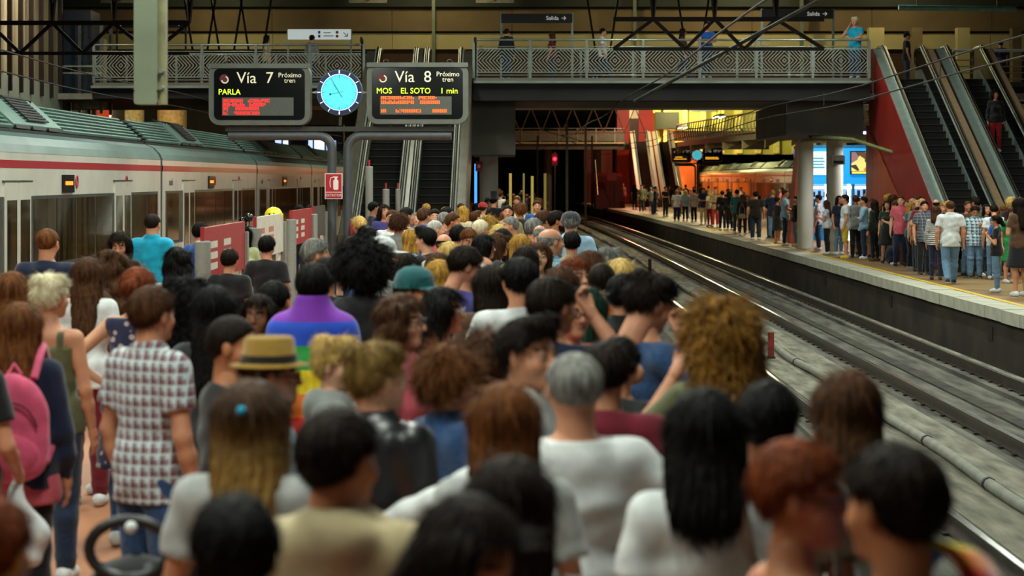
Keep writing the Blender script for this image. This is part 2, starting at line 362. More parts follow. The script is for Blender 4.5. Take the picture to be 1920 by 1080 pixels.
# piers
pierm = mat('pier grey', '#4a4a44', .85, scale=1.2, hex2='#56564f', bump=.1); colm = mat('column concrete', '#b3b39e', .8, scale=1.2, hex2='#c6c6b0', bump=.1)
p1 = wthing('bridge_pier', 'grey crossbeam on a round column under the bridge by grey escalators', 'pier', (-.72, 60.5, 0))
B().box(-1.22, .10, 56, 63, 2.95, 4.46).obj('crossbeam', pierm, p1); B().cyl(-.73, 60.5, 0, 2.96, .29, 20).obj('column', colm, p1)
p2 = wthing('bridge_pier', 'grey crossbeam on two round columns beside the blue kiosk', 'pier', (9.95, 60.5, 0))
B().box(8.0, 10.25, 56, 63, 3.52, 4.46).obj('crossbeam', pierm, p2)
B().box(9.3, 13.5, 59, 63, 3.42, 3.56).obj('soffit_slab', mat('pale soffit', '#8f8a78', .8), p2)
for px_, y_ in ((1510, 62), (1565, 59.4)): B().cyl((px_-960)*y_/F, y_, 0, 3.53, .26, 20).obj('column', colm, p2)
cmx = (1565-960)*59.4/F
cam_t = wthing('loudspeaker', 'grey box loudspeaker fixed to round column near kiosk', 'loudspeaker', (cmx, 59.1, 2.75)); B().prism_yz([(58.7, 2.68), (59.14, 2.72), (59.14, 2.98), (58.72, 2.94)], cmx-.2, cmx+.2).obj('housing', mat('pale housing', '#a09d90', .6), cam_t); B().box(cmx-.15, cmx+.15, 58.69, 58.705, 2.71, 2.8).obj('grille', mat('black grille', '#121212', .7), cam_t); B().box(cmx-.03, cmx+.03, 59.1, 59.2, 2.75, 2.9).obj('bracket', steel, cam_t)
# ---------------------------------------------------------------- luminaires
lm_m = emit('fluorescent tube', '#f3ffe8', 6); hs = mat('luminaire housing', '#c9ccc4', .5, .2, var=.1)
for i, (x, y, z, sx, sy, lo, ztop) in enumerate(LAMPS):  # also houses the added gallery and bridge lamps
    side = 'over the near platform' if x < 1.5 else 'over the tracks' if x < 8 else 'over the opposite platform'
    t = thing('ceiling_lamp', 'long hanging fluorescent lamp '+side, 'lamp', (x, y, z), group='hanging lamps '+side)
    B().prism_xz([(-.2, 0), (.2, 0), (.1, .12), (-.1, .12)], -sy/2-.05, sy/2+.05).obj('housing', hs, t)
    B().tube([(.17, -sy/2, -.03), (.17, sy/2, -.03)], .018, 6).obj('tube', lm_m, t); B().tube([(-.17, -sy/2, -.03), (-.17, sy/2, -.03)], .018, 6).obj('tube', lm_m, t)
    for yy in (-sy/3, sy/3): B().cyl(0, yy, .1, ztop-z, .012, 6).obj('rod', steel, t)
    lo.parent = t; lo.location = (0, 0, -.07)
for i, (x, y, z, p) in enumerate(CONC):
    t = thing('globe_lamp', 'warm globe lamp hanging before the concourse wall', 'lamp', (x, y, z), group='globe lamps of the concourse')
    B().lathe([(.05, .42), (.16, .34), (.2, .2), (.18, .18)], 16).obj('shade', hs, t); B().cyl(0, 0, .4, 9.6-z, .015, 6).obj('rod', steel, t)
# ================================================================ trusses, hanging post, wires
trm = mat('rusty truss steel', '#160d09', .8, 0, var=.3, scale=4)
def truss(label, Y, xs, zt, zb, first_up, yb=1.5):
    """triangular lattice: xs = node positions alternating top/bottom chord"""
    t = wthing('roof_truss', label, 'truss', (xs[0], Y, zb))
    for yy in (0,):
        tops = [x for i, x in enumerate(xs) if (i % 2 == 0) == first_up]; bots = [x for i, x in enumerate(xs) if (i % 2 == 0) != first_up]
        B().bar((min(xs), Y+yy, zt), (max(xs), Y+yy, zt), .09, .11).obj('top_chord', trm, t); B().bar((min(xs), Y+yy, zb), (max(xs), Y+yy, zb), .08, .08).obj('bottom_chord', trm, t)
        for i in range(len(xs)-1):
            u = (i % 2 == 0) == first_up
            B().bar((xs[i], Y+yy, zt if u else zb), (xs[i+1], Y+yy, zb if u else zt), .085, .085).obj('diagonal', trm, t)
        for x in tops:
            for s in (-.3, .3): B().bar((x, Y+yy, zt), (x+s, Y+yy+.4, 9.6), .06, .06).obj('hanger', trm, t)
YT = 48
truss('brown lattice truss hanging in front of the glazed lift', YT, [W(p, 0, YT).x for p in (-80, -20, 38, 98, 155, 213, 283, 355)], W(0, 43, YT).z, W(0, 100, YT).z, False)
truss('brown lattice truss hanging over the far platform side of the bridge', YT, [W(p, 0, YT).x for p in (1150, 1225, 1285, 1340, 1395, 1455, 1545)], W(0, 36, YT).z, W(0, 92, YT).z, False)
for i, px_ in enumerate((375, 425, 480, 1300, 1130)):
    p = W(px_, 92, 60.8); t = wthing('roof_strut', 'pair of thin raking struts rising from the concourse '+('left of the white direction sign' if px_ < 600 else 'behind the right bridge span'), 'strut', tuple(p), group='raking struts')
    for s in (-.75, .75): B().bar((p.x, 60.8, ZB-.3), (p.x+s, 60.8, 9.6), .06).obj('strut', trm, t)
vs_ = mat('hanging post green grey', '#75806a', .5, .2, var=.12, scale=3)
hp = thing('hanging_post', 'grey-green square steel post hanging from the roof over the train', 'post', (-2.63, 14, 2.79))
B().cbox(-.11, .06, -.09, .09, 0, .1, .02).obj('end_cap', vs_, hp); B().box(-.11, .06, -.09, .09, .1, 6.8).obj('post_body', vs_, hp); B().box(.06, .11, -.05, .05, .0, 6.8).obj('side_channel', mat('olive channel', '#7c7a58', .5), hp)
for z in (.12, .24): B().tube([(.09, -.11, z), (.09, -.04, z)], .016, 8).obj('bolt', gal, hp)
wire = mat('black wire', '#141312', .6)
WR = [(-8.4, 4.37, 'contact wire over the white train'), (-8.4, 4.02, 'lower feeder wire beside the white train roof'), (3.05, 4.36, 'contact wire above the nearer empty track'), (6.58, 3.78, 'contact wire above the empty track by opposite platform'), (6.58, 4.05, 'carrier wire above the empty track by opposite platform')]
for x, z, lb in WR:
    tag(B().tube([(x+xo(y), y, z+.05*math.cos(y*.25)) for y in np.arange(8, 200, 4)], .014 if x != 3.05 else .018, 5).obj('overhead_wire', wire), lb, 'wire')
t = wthing('wire_droppers', 'short dropper wires joining carrier and contact wire', 'wire', (6.58, 40, 3.8))
for k in range(10):
    y = 24+k*5.5; B().tube([(6.58, y, 3.78), (6.58, y, 4.06)], .012, 5).obj('dropper', wire, t)
a = W(1460, 0, 46); b_ = W(1280, 145, 52)
tag(B().tube([W(1572, -20, 44), W(1190, 190, 53.5)], .05, 6).obj('stay_rod', mat('stay grey', '#55574d', .5, .4)), 'grey slanting stay rod crossing the right bridge span', 'rod')
st = thing('support_arm', 'green-grey slanting arm bracketed to the pier before the kiosk', 'bracket', (0, 0, 0))
B().tube([W(1522, 255, 56.5), W(1600, 262, 55), W(1676, 286, 53)], [.06, .055, .045], 8).obj('arm', mat('arm green', '#77804f', .5), st); B().sphere(W(1522, 254, 56.5), .1, 8).obj('insulator', wire, st); B().tube([W(1522, 250, 56.5), W(1522, 254, 57.5)], .04, 6).obj('bracket', wire, st)
# exit signs on the bridge
sgn = mat('sign charcoal', '#17171a', .5, var=.1); white_e = emit('sign lettering', '#b9b9b4', .7); white_p = mat('sign white', '#c9ccd0', .5, var=.06)
def salida(px0, px1, py0, py1, lb):
    Y = 59.3; a = W(px0, py0, Y); c = W(px1, py1, Y); t = wthing('exit_sign', lb, 'sign', ((a.x+c.x)/2, Y, ZB))
    B().box(a.x, c.x, Y-.06, Y+.06, c.z, a.z).obj('board', sgn, t)
    for x in (a.x, c.x): B().box(x-.035, x+.035, Y-.03, Y+.03, ZB, a.z+.02).obj('post', gal, t)
    h = (a.z-c.z)
    text('lettering', 'Salida', h*.62, white_e, t, (c.x-1.0*h*2.2, Y-.066, (a.z+c.z)/2)); text('arrow', '→', h*.7, white_e, t, (c.x-.95*h, Y-.066, (a.z+c.z)/2))
salida(940, 1073, 26, 43, 'charcoal Salida exit sign above the bridge railing near grey escalators')
salida(1428, 1562, 18, 35, 'charcoal Salida exit sign on the bridge beside red escalators')
a = W(216, 38, 61); c = W(348, 52, 61); t = wthing('exit_sign', 'dark arrow sign behind the grey hanging post', 'sign', (a.x, 61, ZB)); B().box(a.x, c.x, 60.95, 61.05, c.z, a.z).obj('board', sgn, t); text('arrow', '→', .22, white_e, t, (c.x-.22, 60.94, (a.z+c.z)/2)); text('arrow', '←', .22, white_e, t, (a.x+.2, 60.94, (a.z+c.z)/2))
for x in (a.x+.05, c.x): B().box(x-.03, x+.03, 61, 61.06, 4.72, a.z).obj('post', mat('purple brown post', '#4a3038', .6), t)
a = W(540, 55, 59); c = W(658, 74, 59); t = wthing('direction_sign', 'white direction sign with arrow above the left bridge span', 'sign', ((a.x+c.x)/2, 59, ZB)); B().box(a.x, c.x, 58.95, 59.05, c.z, a.z).obj('board', emit('white lit board', '#c7d2d2', .5), t); text('arrow', '↘', .26, mat('ink', '#202a30', .6), t, (c.x-.16, 58.94, (a.z+c.z)/2))
for dx, dz, w_ in ((.95, .05, .22), (.95, -.05, .3)): B().box(a.x+dx+.15, a.x+dx+.15+w_, 58.93, 58.95, (a.z+c.z)/2+dz-.012, (a.z+c.z)/2+dz+.012).obj('print', mat('ink grey', '#7a8086', .6), t)
for dz in (.06, -.06): B().tube([(c.x-.42, 58.945, (a.z+c.z)/2+dz), (c.x-.42, 58.93, (a.z+c.z)/2+dz)], .045, 10).obj('red_dot', mat('sign red', '#a01a1a'), t); B().box(a.x+.93, a.x+1.0, 58.93, 58.95, (a.z+c.z)/2+dz-.04, (a.z+c.z)/2+dz+.04).obj('blue_mark', mat('ink blue', '#2a4fae'), t)
for x in (a.x, c.x): B().box(x-.03, x+.03, 59, 59.05, ZB-.14, a.z).obj('post', gal, t)
# ---------------------------------------------------------------- escalators
esc_dark = mat('escalator step', '#15140f', .6, .4, var=.3, scale=9); esc_gr = mat('escalator grey metal', '#5a5548', .4, .6, var=.15, scale=3); esc_teal = mat('brushed escalator trim', '#aebfb8', .3, .6, var=.1, scale=5)
esc_glass = mat('black balustrade glass', '#0a0c0d', .12, 0, var=.2, spec=.7); esc_rail = mat('black handrail', '#0c0c0d', .35, var=.1); esc_red = mat('red cladding', '#74150d', .5, scale=1.2, hex2='#8c1d13'); esc_beige = mat('beige deck plate', '#a98d6d', .5, .2, var=.1)
def escalator(label, x0, x1, yb, yt, zt, left, right, trim, zb=0., rise=.2, scale=1):
    t = wthing('escalator', label, 'escalator', ((x0+x1)/2, yb, zb))
    n = int(round((zt-zb)/rise)); dy = (yt-yb)/n; dz = (zt-zb)/n
    me = B().box(-(x1-x0)/2, (x1-x0)/2, 0, dy+.05, -.06, 0).box(-(x1-x0)/2, (x1-x0)/2, 0, .03, -dz, -.02).mesh('step', esc_dark)
    edge = B().box(-(x1-x0)/2, (x1-x0)/2, -.004, .02, -.018, .002).mesh('step_edge', mat('step edge', '#3a382f', .4, .5))
    for k in range(n):
        o = link('step', me, t, ((x0+x1)/2, yb+k*dy, zb+(k+1)*dz)); link('step_edge', edge, o)
    dy0 = .9
    def off(h0, h1, e0=.8, e1=.8): return [(yb-e0, zb+h0), (yb, zb+h0), (yt, zt+h0), (yt+e1, zt+h0), (yt+e1, zt+h1), (yt, zt+h1), (yb, zb+h1), (yb-e0, zb+h1)]
    for side, xs, clad in ((-1, x0, left), (1, x1, right)):
        xa, xb = (xs-.06, xs) if side < 0 else (xs, xs+.06)
        B().prism_yz(off(.02, .3), xa-.02, xb+.02).obj('skirt', trim, t)
        B().prism_yz(off(.28, .93), xa, xb).obj('balustrade', esc_glass, t)
        xc = (xa+xb)/2; r = .045
        path = [(xc, yb-.75, zb+.35), (xc, yb-1.0, zb+.55), (xc, yb-.98, zb+.85), (xc, yb-.75, zb+.98), (xc, yb, zb+.98), (xc, yt, zt+.98), (xc, yt+.75, zt+.98), (xc, yt+.98, zt+.85), (xc, yt+1.0, zt+.55), (xc, yt+.75, zt+.35)]
        B().tube(path, r, 8).obj('handrail', esc_rail, t)
        B().tube([Vector(p)+Vector((-side*.055, 0, -.03)) for p in path[3:7]], .03, 6).obj('rail_trim', esc_teal, t); B().tube([Vector(p)+Vector((side*.055, 0, -.03)) for p in path[3:7]], .03, 6).obj('rail_trim', esc_teal, t)
        xo0, xo1 = (xs-.34, xs-.08) if side < 0 else (xs+.08, xs+.34)
        if clad is not None:
            B().prism_yz(off(.62, .9, .6, .5), xo0, xo1).obj('outer_deck', clad[0], t)
            xe = xs-.36 if side < 0 else xs+.36
            B().prism_yz([(yb-.6, zb), (yb+1.6, zb), (yt+.5, zt-1.25), (yt+.5, zt+.9), (yt, zt+.9), (yb, zb+.86), (yb-.6, zb+.86)], min(xe, xe-side*.04), max(xe, xe-side*.04)).obj('side_cladding', clad[1], t)
    B().prism_yz([(yb+.4, zb), (yb+1.6, zb), (yt+.8, zt-1.2), (yt+.8, zt-.3), (yt, zt-.3)], x0-.05, x1+.05).obj('truss_body', esc_gr, t)
    return t
escalator('red-sided escalator beside the blue kiosk', 10.86, 11.94, 46.6, 56, ZB, (esc_teal, esc_red), (esc_beige, esc_gr), esc_teal)
escalator('escalator right of the red-sided one with person riding up', 12.7, 13.66, 46.6, 56, ZB, (esc_teal, esc_gr), (esc_beige, esc_gr), esc_teal)
escalator('grey escalator rising behind the clock post', -3.86, -2.82, 46.6, 56, ZB-.06, (esc_gr, esc_gr), None, esc_gr)
escalator('grey escalator rising behind the right departure board', -2.44, -1.5, 46.6, 56, ZB-.06, None, (esc_gr, esc_gr), esc_gr)
o = B().prism_yz([(45.8, 0), (45.8, .9), (46.6, .94), (56, ZB+.92), (56.8, ZB+.92), (56.8, ZB), (56, ZB-.1), (46.6, 0)], -2.68, -2.58).obj('centre_divider', esc_gr); tag(o, 'grey metal divider between the two grey escalators', 'divider')
tag(B().prism_yz([(48.5, 0), (57.5, ZB-1.3), (57.5, 0)], 10.6, 10.75).obj('stair_wall', mat('orange red panels', '#9a3a18', .5, scale=1.1, hex2='#b04a20', stretch=(1, 3, .3))), 'orange-red panel wall under the red-sided escalator', 'wall')
tag(B().add([(9.62, 66.5, 0), (10.02, 66.5, 0), (10.35, 66.5, 3.7), (9.98, 66.5, 3.7), (9.62, 67.5, 0), (10.02, 67.5, 0), (10.35, 67.5, 3.7), (9.98, 67.5, 3.7)], [(0, 1, 2, 3), (7, 6, 5, 4), (0, 4, 5, 1), (1, 5, 6, 2), (2, 6, 7, 3), (3, 7, 4, 0)]).obj('slanted_pier', mat('orange red panels', '#9a3a18')), 'slanting orange-red pier beside the round columns', 'pier')
# balcony rails behind the escalators at the right
t = wthing('balcony_railing', 'white horizontal balcony railing behind the red escalators', 'railing', (15.5, 60.6, ZB))
for z in (.25, .45, .65, .85): B().tube([(13.9, 60.6, ZB+z), (17.4, 60.6, ZB+z)], .02, 6).obj('rail_bar', esc_beige, t)
B().tube([(13.9, 60.6, ZB+1.15), (17.4, 60.6, ZB+1.15)], .05, 8).obj('handrail', white_p, t)
for x in (13.95, 15.1, 16.3, 17.4): B().box(x-.04, x+.04, 60.56, 60.64, ZB-.4, ZB+1.15).obj('post', gal, t)
for i, (x, w_) in enumerate(((11.7, .5), (13.1, .35), (14.6, .4), (16.4, .3))): tag(B().box(x, x+w_, 62.9, 63.3, 4.73, 7.2).obj('concrete_fin', tan if i % 2 else tan_lit), ['cream concrete fin above the red-sided escalator', 'narrow tan concrete fin between the two red escalators', 'cream concrete fin behind the balcony railing', 'narrow tan concrete fin behind the balcony railing end'][i], 'fin', 'concrete fins of the concourse')
tp = wthing('hanging_pipe', 'teal pipe hanging high above the red escalators', 'pipe', tuple(W(1790, 15, 50))); B().tube([W(1685, 14, 50), W(1905, 17, 50)], .07, 8).obj('pipe', mat('teal pipe', '#5a7f7a', .45), tp)
for px_ in (1720, 1870): p = W(px_, 15, 50); B().tube([p, (p.x, 50, 9.6)], .02, 5).obj('hanger', steel, tp)
# ---------------------------------------------------------------- departure boards and clock
led_y = emit('led yellow green', '#d6ff2a', 1.5); led_r = emit('led red', '#ff1e22', 1.6); led_o = emit('led orange', '#ff5a12', 2.0); cream = emit('board lettering', '#d8d2b4', .42)
bez = mat('board casing', '#5c6058', .5, .2, var=.12, scale=4); scr = mat('board screen', '#07090a', .12, 0, var=.1, spec=.6); led_bg = mat('led panel grey', '#4b4f47', .5, var=.12, scale=30)
redlogo = mat('logo dark red', '#5a1210', .5)
def led_rows(parent, rows, m, x0, z0, w, h, y):
    """blurred rows of lit dots: (row, start, end) in 0..1 of the panel width"""
    b = B(); rnd = random.Random(3)
    for zf, a, e in rows:
        x = a
        while x < e:
            for dz in (-1, 0, 1):
                if rnd.random() < .93: b.box(x0+x*w, x0+x*w+.022, y-.006, y, z0+zf*h+dz*.022-.008, z0+zf*h+dz*.022+.008)
            x += .034/w*1.02
    o = b.obj('led_message', m, parent); o['kind'] = 'stuff'; return o
def board_sign(parent, cx, cz, y, via, dest, mins, rows, m):
    B().cbox(cx-.95, cx+.95, y-.04, y+.30, cz-.575, cz+.575, .2, 5).obj('casing', bez, parent)
    B().cbox(cx-.85, cx+.85, y-.05, y-.03, cz-.48, cz+.48, .1, 4).obj('screen', scr, parent)
    b = B(); b.cbox(cx-.95, cx+.95, y-.075, y-.035, cz+.49, cz+.575, .02); b.obj('hood', bez, parent)
    yy = y-.055
    B().box(cx-.70, cx+.64, yy-.002, yy+.01, cz-.40, cz-.06).obj('led_panel', led_bg, parent)
    text('lettering', 'Vía  '+via, .30, cream, parent, (cx-.08, yy, cz+.30)); text('lettering', 'Próximo', .125, cream, parent, (cx+.57, yy, cz+.355)); text('lettering', 'tren', .125, cream, parent, (cx+.57, yy, cz+.255))
    lg = B().tube([(cx-.66, yy+.004, cz+.29), (cx-.66, yy-.002, cz+.29)], .085, 20).obj('logo_disc', redlogo, parent)
    B().tube([(cx-.645+.06*math.cos(a), yy-.006, cz+.27+.06*math.sin(a)) for a in np.linspace(-3.0, 1.3, 16)], .012, 6).obj('logo_ring', cream, parent)
    text('led_destination', dest, .15, led_y, parent, (cx-.77, yy, cz+.04), align='LEFT', sx=.95)
    if mins: text('led_minutes', mins, .15, led_y, parent, (cx+.42, yy, cz+.04), align='LEFT')
    led_rows(parent, rows, m, cx-.68, cz-.40, 1.3, .34, yy-.003)
    for dx in (-.6, .6): B().tube([(cx+dx+.05*math.cos(a), y+.1, cz+.59+.05*math.sin(a)) for a in np.linspace(0, 2*math.pi, 13)], .012, 5).obj('lifting_eye', steel, parent)
def info_post(label, X, Y, zc, vias, lbk):
    t = thing('departure_board', label, 'sign', (X, Y, 0))
    z = zc
    board_sign(t, -1.49, z-.02, 0, *vias[0]); board_sign(t, 1.47, z, 0, *vias[1])
    pm = mat('grey pole paint', '#4a4d50', .5, .2, var=.1)
    for s in (-1, 1):
        x = s*.15
        pts = [(x, .15, 0), (x, .15, z-1.05)]+[(x+s*.26*(1-math.cos(a)), .15, z-1.05+.26*math.sin(a)) for a in np.linspace(.15, math.pi/2, 7)]+[(s*2.1, .15, z-.79)]
        B().tube(pts, .085, 12).obj('pole', pm, t)
        B().cyl(s*.15, .15, 0, .05, .16, 14).obj('base_plate', pm, t)
    B().box(-2.15, 2.15, .08, .22, z-.71, z-.62).obj('crossbeam', mat('dark crossbeam', '#2d2c27', .6), t)
    for x in (-2.05, -.95, .95, 2.05): B().box(x-.03, x+.03, .1, .2, z-.63, z-.5).obj('bracket', pm, t)
    return t
ROWS7 = [(.82, 0, .27), (.82, .36, .66), (.6, 0, .3), (.6, .38, .62), (.38, 0, .07), (.38, .18, .52), (.14, 0, .06), (.14, .16, .53)]
ROWS8 = [(.93, 0, .47), (.93, .54, .8), (.68, 0, .47), (.68, .56, .84), (.2, 0, .08), (.2, .21, .58), (.2, .74, .95)]
V7 = ('7', 'PARLA', '', ROWS7, led_r); V8 = ('8', 'MOS    EL SOTO', '1 min', ROWS8, led_o)
SX = (636-960)*36/F
info_post('twin departure boards for tracks 7 and 8 on grey posts', SX, 36, EYE+1.60, (V7, V8), '')
def clock(label, X, Y, zc, r=.43):
    t = thing('station_clock', label, 'clock', (X, Y, zc))
    def disc(r0, y0, y1, n=40): return B().tube([(0, y0, 0), (0, y1, 0)], r0, n)
    disc(r, -.06, .2).obj('casing', mat('clock casing', '#3b6a68', .4, .3), t); disc(r*.97, -.075, -.05).obj('blue_rim', mat('clock navy rim', '#141a48', .4), t); disc(r*.80, -.085, -.06).obj('glowing_halo', emit('clock halo', '#cfd4ff', 1.0), t); disc(r*.775, -.09, -.06).obj('dial', emit('clock dial', '#4fd2dc', .62), t)
    wh = emit('clock marks', '#e6e2ff', 1.3); bk = mat('clock black', '#0d1a2a', .5)
    for k in range(12):
        a = math.radians(30*k); d = Vector((math.sin(a), 0, math.cos(a)))
        B().bar(d*r*.83+Vector((0, -.082, 0)), d*r*.96+Vector((0, -.082, 0)), .022, .012).obj('hour_mark', wh, t)
        B().bar(d*r*.62+Vector((0, -.092, 0)), d*r*.765+Vector((0, -.092, 0)), .008, .004).obj('hour_tick', bk, t)
    b = B()
    for k in range(60):
        if k % 5: a = math.radians(6*k); d = Vector((math.sin(a), 0, math.cos(a))); b.bar(d*r*.69+Vector((0, -.092, 0)), d*r*.76+Vector((0, -.092, 0)), .005, .004)
    b.obj('minute_ticks', bk, t)['kind'] = 'stuff'
    for ang, l0, l1, w_, nm in ((327, -.25, .45, .03, 'hour_hand'), (330, -.25, .72, .02, 'minute_hand'), (258, -.18, .38, .006, 'second_hand')):
        a = math.radians(ang); d = Vector((math.sin(a), 0, math.cos(a))); B().bar(d*r*l0+Vector((0, -.097, 0)), d*r*l1+Vector((0, -.097, 0)), w_, .004).obj(nm, bk, t)
    a = math.radians(258); c = Vector((math.sin(a), 0, math.cos(a)))*r*.4; B().tube([c+Vector((0, -.1, 0)), c+Vector((0, -.094, 0))], .018, 10).obj('second_disc', bk, t)
    for s in (-1, 1): B().tube([(s*r*.98, 0, -.0), (s*r*1.22, 0, 0)], [.03, .015], 8).obj('side_pin', mat('pin pinkish', '#b9a8a8', .4, .4), t)
    B().bar((0, .1, -r), (0, .1, -.62), .05).obj('stem', steel, t)
    return t
clock('round glowing turquoise clock between the two departure boards', SX, 36.1, EYE+1.62)
# fire extinguisher sign + red box
er = mat('extintor red', '#a81420', .5, var=.08); ew = mat('extintor white', '#e8dcd8', .6, var=.04)
t = thing('fire_extinguisher_sign', 'red EXTINTOR sign with white extinguisher on the grey post', 'sign', (SX-.1, 35.95, EYE-.38))
boxo('border', ew, t, -.165, .165, 0, .02, 0, .48); boxo('panel', er, t, -.15, .15, -.006, 0, .135, .465); boxo('name_plate', er, t, -.15, .15, -.006, 0, .015, .12)
text('lettering', 'EXTINTOR', .068, ew, t, (0, -.01, .067), sx=.9)
b = B().cbox(-.005, .09, -.012, -.006, .17, .36, .025); b.box(.02, .065, -.012, -.006, .36, .40); b.box(-.01, .08, -.012, -.006, .40, .42); b.obj('extinguisher_symbol', ew, t); B().tube([(.02, -.01, .41), (-.05, -.01, .40), (-.07, -.01, .32), (-.06, -.01, .22)], .009, 6).obj('hose_symbol', ew, t)
t = thing('extinguisher_cabinet', 'small red extinguisher cabinet beside the grey sign posts', 'cabinet', (SX+.36, 35.8, 0)); B().cbox(-.13, .13, 0, .22, .82, 1.45, .03).obj('body', er, t); boxo('door', mat('cabinet door red', '#8c0f18', .4), t, -.11, .11, -.012, 0, .85, 1.42); boxo('leg', steel, t, -.03, .03, .08, .14, 0, .82)
# barrier posts and panels
pg = mat('post grey', '#8b8d86', .5, .1, var=.08, scale=40); ptop = mat('post pale top', '#b9c6c6', .4); pred = mat('panel red', '#9c1c22', .5, var=.1); pwh = mat('panel white', '#c9c6ba', .5, var=.1)
def post(Y, X, lb, h=1.62, r=.08):
    t = thing('barrier_post', lb, 'post', (X, Y, 0)); B().cyl(0, 0, 0, h, r, 18).obj('tube', pg, t); B().cyl(0, 0, h, h+.012, r*.94, 18).obj('top_cap', ptop, t); B().cyl(0, 0, 0, .03, r*1.5, 18).obj('base_plate', pg, t)
    B().box(-.02, .02, -.03, .03, h, h+.15).obj('red_peg', pred, t); return t
def panel(Y, X, L, m, lb, z0=1.22, z1=1.76, print_=None):
    t = thing('barrier_sign', lb, 'sign', (X, Y, 0))
    boxo('panel', m, t, -.02, .02, .1, L, z0, z1); boxo('end_post', pg, t, -.05, .05, L, L+.12, 0, z1-.12); boxo('end_strip', pred, t, -.06, -.01, L-.12, L, 0, z0); boxo('inner_strip', pwh, t, -.05, 0, L-.3, L-.14, 0, z0)
    if print_:
        for k in range(2):
            for r_ in range(3): boxo('print', print_, t, .02, .023, .45+k*.75*L/2.4, .45+k*.75*L/2.4+.5, z0+.1+r_*.11, z0+.17+r_*.11)
for Y_, X_, m_, lb, lp, pr in ((19.0, -3.06, pred, 'grey barrier post before the red panel nearest the plaid shirt', 'red barrier panel with white print between grey posts', pwh), (24.2, -3.24, pwh, 'grey barrier post before the white panel', 'white barrier panel with red print between grey posts', mat('print faded red', '#b06a5a', .6)), (29.2, -3.36, pred, 'grey barrier post before the second red panel', 'red barrier panel behind the white one', pwh), (33.6, -3.48, mat('panel smoked', '#5c5a50', .3), 'grey barrier post before the smoked panel near extinguisher', 'smoked grey barrier panel beside the sign posts', None)):
    post(Y_, X_, lb); panel(Y_, X_-.02, 3.0 if Y_ < 30 else 2.2, m_, lp, print_=pr)
post(41, -3.05, 'tall grey post with red peg before the grey escalators', 2.5); post(44.2, -2.9, 'grey post with red peg at the escalator foot', 2.0); post(44.8, -2.66, 'slim grey post with red peg at the escalator foot', 2.0, .06)
# balloons
t = thing('balloon', 'round yellow smiley balloon above the white barrier panel', 'balloon', (W(513, 405, 27).x, 27, W(513, 405, 27).z)); B().sphere((0, 0, 0), .13, 12).obj('skin', mat('balloon yellow', '#e6d62a', .3, var=.05), t); B().tube([(0, 0, -.13), (.05, .02, -.5), (.02, 0, -1.0)], .004, 4).obj('string', wire, t)
for dx in (-.045, .02): B().sphere((dx, -.125, .03), .014, 6).obj('eye', wire, t)
for dx, dz in ((455, 416), (467, 408), (460, 428)): p = W(dx, dz, 25.6); t = thing('balloon', 'small black balloon bunched beside the white barrier panel', 'balloon', tuple(p), group='black balloons'); B().sphere((0, 0, 0), .06, 10).obj('skin', mat('balloon black', '#120f14', .15), t); B().tube([(0, 0, -.06), (0, .02, -1.62)], .004, 4).obj('string', wire, t)
# four wooden poles held up in the crowd
wood = mat('pale wooden pole', '#b09a4c', .6, var=.12, scale=5, stretch=(1, 1, .1))
for i, (px_, p0, Y_) in enumerate(((957, 325, 43), (982, 325, 47), (998, 330, 44), (1022, 325, 48.5))):
    p = W(px_, p0, Y_); tag(B().tube([(p.x, Y_, .01), (p.x, Y_, p.z)], .035 if i != 1 else .025, 6).obj('wooden_pole', wood), 'pale wooden pole held upright above the crowd', 'pole', 'wooden poles held in the crowd')
